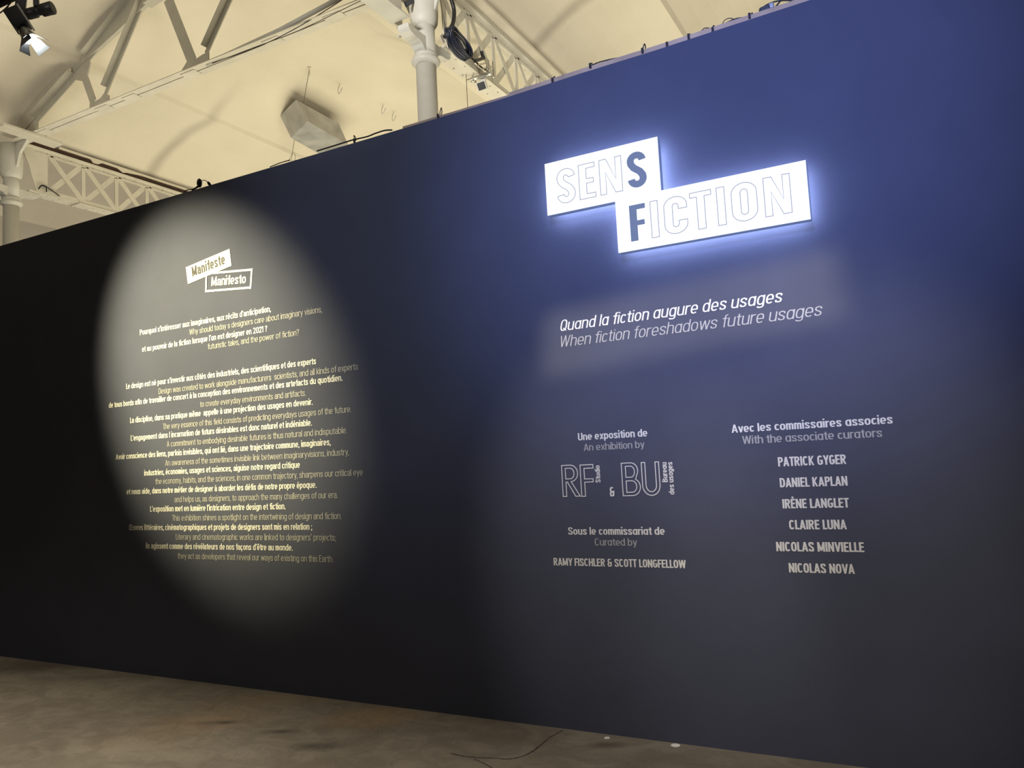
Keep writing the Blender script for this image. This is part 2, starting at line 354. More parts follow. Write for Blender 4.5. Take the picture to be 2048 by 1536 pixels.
# ================================================================== GIRDERS (run away from the camera)
ZB, ZT = 5.735, 6.40
def girder(X, label, brown):
    t = thing('lattice_girder', (X, YC, ZB), label, 'girder', 'lattice girders')
    xw = X+.095
    # bottom plate, in lengths with a joint
    for a, b, dx in ((YC+.20, 7.18, 0), (7.24, 12.0, .012), (12.0, 25.9, 0)):
        MB().box((X-.105+dx, a, ZB), (X+.105+dx, b, ZB+.014)).build('bottom_plate', M_IRON, t)
    MB().box((xw-.008, YC+.30, ZB+.014), (xw+.008, 25.9, ZB+.075)).build('bottom_chord', M_IRON, t)
    tcx = MB(); tcx.box((xw-.009, YC+.10, ZT-.085), (xw+.009, 25.9, ZT)); tcx.box((xw-.009, YC+.10, ZT-.02), (xw+.07, 25.9, ZT)); tcx.box((xw+.009, YC+.28, ZT-.075), (xw+.016, 25.9, ZT-.055))
    tcx.build('top_chord', M_IRON, t)
    MB().box((X-.10, YC+.1, ZT+.002), (xw+.045, 25.9, ZT+.066)).build('bearing_board', M_RUST if brown else M_IRON, t)
    if not brown: MB().box((X+.175, YC+.1, ZT+.03), (X+.29, 25.9, ZT+.062)).build('plaster_ledge', M_CEIL, t)
    # web end plate with a curved edge
    pl = [(YC+.30, ZB+.014), (YC+.27, ZB+.10), (YC+.22, ZB+.25), (YC+.19, ZB+.38), (YC+.12, ZB+.52), (YC+.08, ZT+.03), (YC+.30, ZT+.03), (YC+.31, ZT-.08), (YC+.46, ZT-.085), (YC+.46, ZB+.02)]
    if not brown: pl = [(YC+.30, ZB+.014), (YC+.25, ZB+.05), (YC+.2, ZB+.12), (YC+.19, ZB+.40), (YC+.12, ZT+.03), (YC+.26, ZT+.03), (YC+.27, ZB+.02)]
    MB().prism([(xw-.006, y, z) for y, z in pl], (.014, 0, 0)).build('end_plate', M_IRON, t)
    y0 = YC+.46 if brown else YC+.14; step = .555; lo, hi = ZB+.06, ZT-.07
    k = 0
    while y0+step*k < 25.3:
        a = y0+step*k; b = a+step
        if a < 14.5:
            ver = MB().beam((xw+.003, b, lo-.02), (xw+.003, b, hi+.02), (0, 1, 0), .062, .012)
            ver.build('upright', M_IRON, t)
            MB().beam((xw+.012, a+.03, hi), (xw+.012, b-.03, lo), (0, 1, 0), .078, .008).build('brace', M_IRON, t)
            MB().beam((xw-.006, a+.03, lo), (xw-.006, b-.03, hi), (0, 1, 0), .078, .008).build('brace', M_IRON, t)
        k += 1
    rest = MB()
    while y0+step*k > 0 and k < 34:
        a = y0+step*k; b = a+step; k += 1
        rest.beam((xw, a, hi), (xw, b, lo), (0, 1, 0), .045, .008).beam((xw, a, lo), (xw, b, hi), (0, 1, 0), .045, .008)
    if rest.v: rest.build('brace', M_IRON, t)
    # rivets on plate and chord
    rv = MB()
    for i in range(26):
        y = YC+.45+.18*i
        for dx in (-.06, .06):
            rv.lathe((X+dx, y+(.03 if dx > 0 else 0), ZB-.006), [(.004, 0), (.010, .003), (.010, .008)], 6)
        rv.lathe((xw+.009, y, ZT-.045), [(.009, 0), (.009, .004), (.004, .008)], 6, (1, 0, 0))
    o = rv.build('rivet', M_RIVET, t); o['kind'] = 'stuff'
    return t
gA = girder(XA, 'cream cross-braced iron girder with a dark brown slot along its top, at left', True)
gB = girder(XB, 'cream riveted iron girder running off from the column in the upper middle', False)
def channel(X, label):
    t = thing('channel_beam', (X, 1.5, ZB), label, 'beam', 'channel beams on the near side of the columns')
    MB().box((X-.11, -3, ZB+.02), (X+.10, YC-.40, ZB+.035)).build('soffit', M_COLUMN, t)
    MB().box((X-.11, -3, ZB+.035), (X-.09, YC-.25, ZT)).build('web', M_IRON, t)
    MB().box((X-.20, -3, ZB+.13), (X-.17, YC-.25, ZB+.17)).build('rail', M_IRON, t)
channel(XB, 'grey channel beam coming from the top edge down to the white column in the upper middle')
channel(XA, 'grey channel beam ending at the column on the left picture edge')
# broken plaster edge over the brown slot of the left girder
br = MB(); seq = [(335, 95), (380, 0)]
x = XA+.145
ypts = [6.9, 7.40, 7.44, 7.52, 7.60, 7.85, 7.95, 8.02, 8.3, 9.5]
zz = [6.475, 6.475, 6.425, 6.43, 6.475, 6.47, 6.425, 6.445, 6.475, 6.475]
br.prism([(x, y, z) for y, z in zip(ypts, zz)] + [(x, 9.5, 6.51), (x, 6.9, 6.51)], (.008, 0, 0)).build('broken_edge', M_CEIL, gA)

# ================================================================== ROOF TRUSS (parallel to the partition)
tr = thing('roof_truss', (XA, YC, 6.3), 'cream and shade-darkened iron roof truss crossing the upper left over the partition', 'truss')
Zc = 6.365
ch = MB()
for a, b in ((YC-.10, YC-.008), (YC+.008, YC+.10)):
    ch.box((XA+.15, a, Zc), (XB-.15, b, Zc+.010))
ch.box((XA+.15, YC-.016, Zc+.010), (XB-.15, YC-.008, Zc+.075)).box((XA+.15, YC+.008, Zc+.010), (XB-.15, YC+.016, Zc+.075))
ch.build('bottom_chord', M_IRON, tr)
for xx in (-10.5, -9.2, -8.65, -7.55, -6.2, -5.3):
    MB().box((xx-.12, YC-.06, Zc-.008), (xx+.12, YC+.06, Zc)).build('batten_plate', M_IRON, tr)
MB().box((-10.82, 5.80, Zc-.055), (-10.60, 6.62, Zc-.01)).build('cross_plate', M_IRON, tr, bevel=.006)
def T(x, y): return onY(x/3.938, y/3.938, YC)
def plate(pts, name='gusset', th=.02, dy=0):
    MB().prism([T(*p)+Vector((0, dy-th/2, 0)) for p in pts], (0, th, 0)).build(name, M_TRUSS, tr, bevel=.003)
plate([(705, 895), (712, 810), (760, 795), (795, 775), (820, 740), (860, 750), (857, 840)])
plate([(1405, 605), (1480, 480), (1540, 470), (1600, 430), (1645, 410), (1645, 490), (1520, 560)])
plate([(562, 545), (640, 470), (715, 490), (692, 590), (655, 640), (600, 632), (570, 605)])
plate([(300, 965), (295, 1045), (180, 1105), (20, 1040), (160, 940), (225, 900)])
def member(p, q, wdt, flange, name):
    a, b = T(*p), T(*q); mb = MB()
    mb.beam(a, b, (1, 0, 1) if abs((b-a).normalized().dot(Vector((1, 0, 1)).normalized())) < .9 else (1, 0, -1), wdt, .014)
    d = (b-a).normalized(); nrm = Vector((d.z, 0, -d.x))
    if nrm.z < 0: nrm = -nrm
    if flange:
        o_ = nrm*wdt/2+Vector((0, -flange*.4, 0)); mb.beam(a+o_, b+o_-(b-a)*.07, (0, 1, 0), flange, .010)
    mb.build(name, M_TRUSS, tr)
member((670, 615), (735, 800), .115, 0, 'strut')
member((1165, -60), (828, 750), .060, .10, 'strut')
member((1322, -10), (1515, 485), .145, 0, 'strut')
member((1855, -90), (1625, 420), .060, .10, 'strut')
member((1120, -60), (668, 500), .10, .13, 'rafter')
member((600, 600), (262, 975), .10, .13, 'rafter')
# rest of the upper chord and its mirror half, out of the frame
def world_member(a, b, wdt, flange, name):
    a, b = Vector(a), Vector(b); d = (b-a).normalized(); nrm = Vector((d.z, 0, -d.x)); nrm = nrm if nrm.z < 0 else -nrm
    MB().beam(a, b, nrm, wdt, .014).beam(a+nrm*wdt/2, b+nrm*wdt/2, (0, 1, 0), flange, .010).build(name, M_TRUSS, tr)
world_member((-8.35, YC, 7.55), (-7.725, YC, 7.62), .10, .13, 'rafter')
world_member((-7.725, YC, 7.62), (-5.65, YC, 6.98), .10, .13, 'rafter')
world_member((-5.65, YC, 6.98), (-4.35, YC, 6.45), .10, .13, 'rafter')
# spandrel plates between the straight rafters and the scalloped vault
sp1 = [(XA+x, z-.004) for x, z in PROF if .12 < x < 1.46]
MB().prism([(XA+.15, YC-.025, 6.40)] + [(x, YC-.025, z) for x, z in sp1] + [(XA+1.5, YC-.025, 7.05)], (0, .05, 0)).build('spandrel_plate', M_TRUSS, tr)
sp2 = [(XA+x, z-.004) for x, z in PROF if 1.62 < x < 3.3]
MB().prism([(XA+1.5, YC-.025, 7.05)] + [(x, YC-.025, z) for x, z in sp2] + [(XA+3.3, YC-.025, 7.60)], (0, .05, 0)).build('spandrel_plate', M_TRUSS, tr)
# conduits rising off the chord towards the column
def P3(x, y, dy=0): return onY(x, y, YC+dy)
MB().tube([P3(414, 128, -.04), P3(560, 60, -.05), P3(672, 0, -.05), P3(760, -50, -.05)], .026, 10).build('conduit', M_COLUMN, tr, True)
pc = MB().tube(smoothpts([P3(425, 126, -.09), P3(520, 92, -.09), P3(600, 52, -.09), P3(690, -4, -.09), P3(760, -50, -.09)]), .005, 6)
tag(pc.build('black_cable', M_BLACK, None, True), 'thin black cable slung along the truss chord near the picture top', 'cable')
pc = MB().tube(smoothpts([P3(425, 127, -.11), P3(500, 98, -.11), P3(600, 60, -.11), P3(716, 4, -.11), P3(770, -22, -.11)]), .004, 6)
tag(pc.build('brown_cable', M_RUST, None, True), 'thin brown cable running just above the truss chord to the right', 'cable')

# ================================================================== HANGING BOX AND CEILING HOOKS
def box_px():
    # bottom face z, top face z of a flared galvanised box hung under the vault
    zb, zt = 7.12, 7.46
    bl = [onZ(615, 243, zb), onZ(582, 276, zb), onZ(665, 323, zb), onZ(697, 290, zb)]
    tl = [onZ(592, 199, zt), onZ(560, 231, zt), onZ(652, 284, zt), onZ(677, 246, zt)]
    return bl, tl
bl, tl = box_px()
cx = sum((v for v in tl), Vector())/4
hb = thing('hanging_box', cx, 'galvanised sheet metal box with sloping sides hanging under the vault on wires', 'duct')
MB().add(bl+tl, [(0,1,2,3), (7,6,5,4), (0,4,5,1), (1,5,6,2), (2,6,7,3), (3,7,4,0)]).build('casing', M_GALV, hb, bevel=.004)
a = onZ(619, 137, 7.72); b = onZ(607, 206, 7.46)
MB().tube([a, b], .005, 6).build('wire', M_WIRE, hb)
MB().lathe(a, [(.03, .04), (.03, 0), (.008, -.01), (.008, -.12)], 8).build('hook', M_IRON, hb)
a2 = onZ(589, 278, 7.15); b2 = onZ(585, 305, 7.02)
MB().tube([a2, b2], .005, 6).tube([b2, onZ(577, 323, 6.95)], .004, 6).tube(smoothpts([b2, onZ(590, 309, 7.0), onZ(589, 325, 6.95), onZ(583, 322, 6.95), b2]), .004, 6).build('wire', M_WIRE, hb)
for px, py, lab in ((680, 180, 'small bent hook on the cream vault right of the hanging box'), (767, 221, 'small clip on the cream vault, nearer to the white column'), (788, 235, 'small clip on the cream vault just left of the white column')):
    p = onZ(px, py, 7.62)
    tag(MB().tube(smoothpts([p+Vector((0, 0, .1)), p+Vector((-.04, 0, .02)), p+Vector((-.02, 0, -.06)), p+Vector((.05, 0, .03))]), .007, 6).build('ceiling_hook', M_STEEL, None, True), lab, 'hook', 'ceiling hooks')
p0 = onZ(932, 145, ZB+.02); p1 = p0 + Vector((.0, 0, -1.6))
tag(MB().tube([p0, p1], .004, 6).build('hanging_wire', M_WIRE), 'thin wire hanging from the girder right of the white column', 'wire')

# ================================================================== THINGS FIXED TO THE RIGHT GIRDER
xg = XB+.10
# black cable coil
c = onX(919, 86, xg+.05)
c = onX(918, 87, xg+.14); coil = thing('cable_coil', c, 'coil of black cable hanging on the girder right of the white column', 'cable')
u = (onX(906, 68, xg+.05)-onX(934, 106, xg+.05)); u.normalize(); v = Vector((1, 0, 0)).cross(u).normalized()
mb = MB()
for k in range(7):
    ra, rb = .20-.010*(k % 3), .105-.012*(k % 4)
    off = Vector((.012*(k-3), 0, 0)); ph = .4*k
    mb.tube([c+off+u*(ra*math.cos(2*PI*j/28))+v*(rb*math.sin(2*PI*j/28)) + Vector((.01*math.sin(3*2*PI*j/28+ph), 0, 0)) for j in range(28)], .013, 6, True)
for k in range(5):
    ra, rb = .165-.02*k, .07-.012*k
    off = Vector((.010*(k-2), 0, 0))
    mb.tube([c+off+u*(ra*math.cos(2*PI*j/24))+v*(rb*math.sin(2*PI*j/24)) for j in range(24)], .014, 6, True)
mb.build('loops', M_BLUEBLACK, coil, True)
MB().tube([onX(907, 66, xg+.12), onX(903, 71, xg+.12), onX(900, 78, xg+.12)], .012, 6).build('strap', M_STEEL, coil)
MB().tube([onX(921, 81, xg+.21), onX(930, 97, xg+.21)], .007, 6).build('strap', M_STEEL, coil)
# thick black flexible pipe
pipe = thing('flexible_pipe', onX(903, 2, xg+.04), 'thick black flexible pipe curving down beside the column onto the girder', 'pipe')
MB().tube(smoothpts([onX(902, -4, xg+.12), onX(908, 20, xg+.12), onX(907, 42, xg+.12), onX(900, 60, xg+.11), onX(889, 74, xg+.08)]), .021, 10).build('sleeve', M_BLACK, pipe, True)
MB().tube([onX(897, -4, xg+.05), onX(904, 3, xg+.05)], .014, 8).build('end_fitting', M_STEEL, pipe)
# dark blue sling
tag(MB().beam(onX(811, 9, XB-.02), onX(850, -14, XB-.02), (0, 0, 1), .05, .02).build('lifting_sling', M_BLUEBLACK), 'dark blue strap across the top of the white column', 'strap')
# clamp with a small monitor
fl = onZ(968, 150, ZB-.01)
cm = thing('clamp_projector', fl, 'small white fixture with a black square face clamped under the girder', 'lamp')
f = onZ(963, 172, ZB-.13)
nrm = Vector((.34, -.80, -.42)).normalized(); sx_ = Vector((1, -.1, 0)).normalized(); sx_ = (sx_-nrm*sx_.dot(nrm)).normalized(); sz_ = nrm.cross(sx_)
def face_box(c, wd, hg, d0, d1): return [c+sx_*(i*wd/2)+sz_*(j*hg/2)+nrm*d for d in (d0, d1) for i, j in ((-1,-1),(1,-1),(1,1),(-1,1))]
FB = [(0,1,2,3), (7,6,5,4), (0,4,5,1), (1,5,6,2), (2,6,7,3), (3,7,4,0)]
MB().add(face_box(f, .105, .095, -.16, 0), FB).build('housing', M_WHITEMETAL, cm, bevel=.012)
MB().add(face_box(f, .085, .080, -.002, .006), FB).build('black_face', M_BLACK, cm, bevel=.008)
MB().beam(f+Vector((0, .05, .03)), f+Vector((0, .05, .14)), (1, 0, 0), .05, .03).build('stem', M_WHITEMETAL, cm)
MB().beam(onZ(943, 158, ZB-.02), onZ(982, 146, ZB-.02), (0, 1, 0), .04, .03).build('clamp_bar', M_STEEL, cm, bevel=.004)
for q, ln in (((946, 158), .05), ((951, 162), .04), ((974, 147), .09), ((987, 150), .07)):
    e = onZ(*q, ZB-.02)
    MB().lathe(e, [(.007, -.03), (.014, -.03), (.014, -.015), (.007, -.015), (.007, ln)], 8).build('bolt', M_STEEL, cm, True)
MB().beam(onX(950, 122, xg+.06), onX(967, 116, xg+.06), (0, 0, 1), .035, .03).beam(onX(967, 118, xg+.06), onX(963, 102, xg+.06), (1, 0, 0), .03, .03).build('hanger_arm', M_DARKMETAL, cm)
for a_, b_ in (((955, 130), (978, 125)), ((960, 139), (986, 132)), ((977, 120), (978, 142)), ((970, 153), (988, 151))):
    MB().tube([onX(*a_, xg+.07), onX(*b_, xg+.07)], .007, 6).build('threaded_rod', M_STEEL, cm)
MB().tube(smoothpts([onX(938, 112, xg+.03), onX(950, 122, xg+.03), onX(962, 134, xg+.03), onX(977, 143, xg+.03)]), .009, 6).build('lead', M_BLACK, cm, True)
# beam clamp hook left of the column
hk = onX(798, 46, XB-.12)
hc = thing('beam_clamp', hk, 'grey hook clamp hanging from the channel left of the white column', 'clamp')
MB().beam(onX(799, 38, XB-.12), onX(799, 60, XB-.12), (0, 1, 0), .05, .03).build('jaw', M_COLUMN, hc, bevel=.004)
MB().tube(smoothpts([onX(798, 58, XB-.12), onX(803, 62, XB-.12), onX(802, 72, XB-.12), onX(797, 74, XB-.12), onX(795, 70, XB-.12)]), .010, 8).build('hook', M_COLUMN, hc, True)
# small black device on the girder near the wall top
bx = onX(1038, 181, xg+.02)
tag(MB().box((xg-.06, bx.y-.14, ZB+.016), (xg-.02, bx.y+.16, ZB+.10)).build('junction_box', M_BLACK), 'small black box sitting inside the girder just above the wall edge', 'box')
# curved black cable on the left girder
tag(MB().tube(smoothpts([onX(77, 378, XA+.13), onX(83, 371, XA+.13), onX(92, 373, XA+.13), onX(105, 382, XA+.13), onX(119, 392, XA+.13)]), .010, 6).tube(smoothpts([onX(84, 371, XA+.14), onX(92, 375, XA+.14), onX(93, 384, XA+.14)]), .010, 6).build('loose_cable', M_BLACK, None, True), 'black looped cable end lying on the left cross-braced girder', 'cable')

# ================================================================== CABLES AND TIES ALONG THE WALL TOP
YB = DW+.168
def wt(px, py, dz=0): p = onY(px, py, YB if px > 790 else DW+.03); return p
def cable(pts, r, name, label, m=M_BLACK):
    P = [wt(*p) for p in pts]
    P = [Vector((p.x, p.y, max(p.z, ztop(p.x)+(.10 if p.x > -2.3 else .09 if p.x > -3.05 else .004)))) for p in smoothpts(P)]
    return tag(MB().tube(P, r, 6).build(name, m, None, True), label, 'cable', 'cables along the wall top')
cable([(634, 302), (660, 294), (695, 283), (709, 279), (735, 273), (750, 267), (769, 261), (784, 260)], .0055, 'wall_top_cable', 'black cable along the wall edge between hanging box and white column')
cable([(1168, 145), (1187, 129), (1215, 120), (1250, 113), (1288, 103), (1337, 90), (1375, 75), (1381, 69)], .004, 'wall_top_cable', 'long thin cable lying on the wall edge above the lit sign')
cable([(1402, 63), (1408, 57), (1416, 56), (1424, 58)], .003, 'wall_top_cable', 'small cable loop standing up left of the second black tie')
cable([(1444, 49), (1450, 40), (1460, 36.5), (1470, 39)], .0025, 'wall_top_cable', 'thin arched cable loop on the wall edge above the lit sign, right of the ties')
cable([(1446, 49), (1470, 38), (1495, 34), (1502, 30)], .004, 'wall_top_cable', 'dark cable slung from the arched loop up to the plug')
cable([(1518, 22), (1535, 9), (1556, 2), (1580, 1), (1592, 6)], .005, 'wall_top_cable', 'black cable bow at the picture top near the wall edge')
cable([(1549, 16), (1555, 9), (1561, 2)], .005, 'wall_top_cable', 'short black cable strut under the bow at the picture top')
cable([(368, 384), (374, 380), (382, 379), (390, 376), (395, 372)], .004, 'wall_top_cable', 'thin cable arching on the wall edge just left of the small black coil')
cable([(400, 363), (409, 360.5), (416, 365), (419, 369)], .003, 'wall_top_cable', 'thin wire bow on the wall edge right of the small black coil')
cable([(540, 334), (560, 326), (580, 320)], .004, 'wall_top_cable', 'short dark cable on the wall edge below the hanging box wire')
def loop(cx_, cy_, rx, ry, tilt, r, k=16):
    pts = []
    for j in range(k):
        a = 2*PI*j/k; x, y = rx*math.cos(a), ry*math.sin(a)
        pts.append(wt(cx_+x*math.cos(tilt)-y*math.sin(tilt), cy_+x*math.sin(tilt)+y*math.cos(tilt)) + Vector((0, .01*math.sin(a), 0)))
    return MB().tube(pts, r, 6, True)
mb = MB()
for a_ in ((399, 366, 3.2, 6.5, .35, .009), (398.5, 367, 2.6, 5.4, .35, .010), (398, 368, 1.8, 4.5, .35, .010)):
    l = loop(*a_); mb.add(l.v, l.f)
l = MB().tube(smoothpts([wt(384, 380), wt(392, 376), wt(398, 372), wt(401, 366)]), .007, 6); mb.add(l.v, l.f)
tag(mb.build('small_cable_coil', M_BLACK, None, True), 'small black cable coil standing on the wall edge above the manifesto', 'cable')
tag(loop(418.5, 368, 1.8, 3, 0, .006).build('cable_tie', M_BLACK, None, True), 'tiny black loop on the wall edge right of the small coil', 'cable tie', 'cable ties on the wall top')
def tie(px, py, hgt, lab, lean=0):
    b = wt(px, py); sc = wt(px, py-1).z-b.z
    t = thing('cable_tie', b, lab, 'cable tie', 'cable ties on the wall top')
    MB().beam(b+Vector((0, -.030 if px > 790 else -.012, -.020)), b+Vector((0, -.030 if px > 790 else -.012, .010)), (1, 0, 0), .012, .012).build('knot', M_BLACK, t)
    MB().tube(smoothpts([b, b+Vector((-.006+lean*.3, 0, hgt*sc*.5)), b+Vector((lean, 0, hgt*sc)), b+Vector((lean*.5+.008, 0, hgt*sc*.5)), b+Vector((.004, 0, 0))], 4), .0035, 6).build('strap', M_BLACK, t, True)
tie(711, 281, 11, 'black cable tie sticking up on the wall edge right of the hanging box', -.012)
tie(881, 234, 18, 'tall black cable tie loop at the wall edge just right of the white column', .01)
tie(1109, 163, 10, 'short cable tie on the wall edge right of the girder', 0)
tie(1184, 134, 8, 'stubby cable tie on the wall edge where the long thin cable starts', -.004)
tie(1288, 104, 16, 'black cable tie sticking up right above the upper box of the lit sign', .006)
tie(1337, 92, 6, 'very short cable tie between two taller ones above the sign', 0)
tie(1380, 76, 8, 'short cable tie on the wall edge above the lower sign box', 0)
tie(1428, 63, 12, 'thick upright cable tie on the wall edge left of the arched loop', 0)
tie(1501, 35, 8, 'cable tie on the wall edge just before the grey plug', .01)
pg = wt(1533, 18)
pl_ = thing('cable_plug', pg, 'grey and black cable plug lying on the wall edge at the picture top', 'plug')
MB().beam(wt(1520, 24), wt(1541, 14), (0, 1, 0), .03, .035).build('body', M_DARKMETAL, pl_, bevel=.006)
MB().beam(wt(1537, 14), wt(1548, 10), (0, 1, 0), .026, .03).build('socket', M_GALV, pl_, bevel=.006)
pp = wt(1592, 5)
tag(MB().lathe(pp, [(.008, -.03), (.008, .01), (.014, .012), (.014, .028), (.006, .03)], 8).build('cable_connector', M_STEEL, None, True), 'small bright connector at the end of the cable bow on the wall edge', 'connector')
g1 = onY(1090, 166, YB)
tag(MB().box((g1.x-.012, YB-.02, ztop(g1.x)-.02), (g1.x+.05, YB+.02, ztop(g1.x)+.035)).build('corner_bracket', M_GALV), 'small grey metal bracket on the wall edge beside the girder', 'bracket')
g2 = onY(705, 275, YB)
tag(MB().box((g2.x-.05, YB-.02, ztop(g2.x)-.02), (g2.x+.06, YB+.02, ztop(g2.x)+.028)).build('timber_block', M_BATTEN), 'small pale timber block on the wall edge right of the hanging box', 'block')

# ================================================================== SPOTLIGHT AT TOP LEFT
DS = 4.7
def S3(x, y, dz=0): return ray(x, y)*(DS+dz) + Vector((0, 0, EYE))      # real points about 5 m away
st = thing('stage_spotlight', S3(45, 30), 'dark theatre spotlight with lit lens and open barn doors at the top left', 'spotlight')
axis = (S3(62, 82)-S3(27, 28)).normalized()
view = ray(45, 40).normalized(); sidev = axis.cross(view).normalized()
c0 = S3(30, 32)
def obox(c, ax, s1, L0, L1, w0, h0, w1=None, h1=None):
    ax = ax.normalized(); s1 = (s1-ax*s1.dot(ax)).normalized(); s2 = ax.cross(s1); w1 = w1 or w0; h1 = h1 or h0
    vs_ = [c+ax*L+s1*(i*ww/2)+s2*(j*hh/2) for L, ww, hh in ((L0, w0, h0), (L1, w1, h1)) for i, j in ((-1,-1),(1,-1),(1,1),(-1,1))]
    return vs_, FB
MB().add(*obox(c0, axis, sidev, -.03, .085, .085, .10)).build('lamp_house', M_DARKMETAL, st, bevel=.006)
MB().add(*obox(c0-sidev*-.048, axis, sidev, -.035, .10, .012, .09)).build('white_side_panel', M_WHITEMETAL, st, bevel=.003)
MB().lathe(c0, [(.030, .08), (.032, .10), (.038, .13), (.036, .145), (.044, .15), (.044, .165)], 20, tuple(axis)).build('snout', M_STEEL, st, True)
MB().lathe(c0, [(.036, .166), (.034, .171), (.02, .178)], 20, tuple(axis)).build('lens', M_LENS, st, True)
yk = S3(88, 20); ya = S3(50, 30)
MB().lathe(ya, [(.026, 0), (.032, .02), (.032, .07), (.024, .075), (.024, .10), (.036, .105), (.038, .17), (.034, .175)], 18, tuple((yk-ya).normalized())).build('driver_barrel', M_DARKMETAL, st, True)
MB().beam(S3(40, 24), S3(44, -12), tuple(sidev), .055, .03).build('yoke', M_DARKMETAL, st, bevel=.004)
MB().beam(S3(73, 14), S3(72, -12), tuple(sidev), .03, .03).build('yoke', M_DARKMETAL, st, bevel=.004)
e0 = c0+axis*.166
for ang, m_, L_ in ((PI*.5, M_DARKMETAL, .07), (-PI*.5, M_WHITEMETAL, .075), (0, M_WHITEMETAL, .06), (PI, M_DARKMETAL, .06)):
    r_ = sidev*math.cos(ang+.4)+axis.cross(sidev)*math.sin(ang+.4); tn = axis.cross(r_)
    p_ = e0+r_*.04; q_ = e0+r_*.075+axis*L_*.8
    MB().add([p_-tn*.03, p_+tn*.03, q_+tn*.045, q_-tn*.045, p_-tn*.03+r_*.002, p_+tn*.03+r_*.002, q_+tn*.045+r_*.002, q_-tn*.045+r_*.002], FB).build('barn_door', m_, st)
MB().tube(smoothpts([S3(30, -8), S3(16, 12), S3(17, 24), S3(24, 32)]), .004, 6).build('lead', M_BLACK, st, True)
bar = MB().tube([S3(-60, 32, 0), S3(330, -145, .1)], .026, 10)
tag(bar.build('lighting_bar', M_BLACK, None, True), 'black lighting bar crossing the top left corner above the spotlight', 'bar')
tag(MB().tube(smoothpts([S3(-12, 33, .2), S3(0, 26, .2), S3(14, 14, .2), S3(30, -4, .2)]), .004, 6).build('bar_cable', M_BLACK, None, True), 'thin dark cable crossing the top left corner below the lighting bar', 'cable')
spot('stage_spotlight_beam', e0+axis*.03, e0+axis*3, 40, .6, 6, (.9, .95, 1), .03)

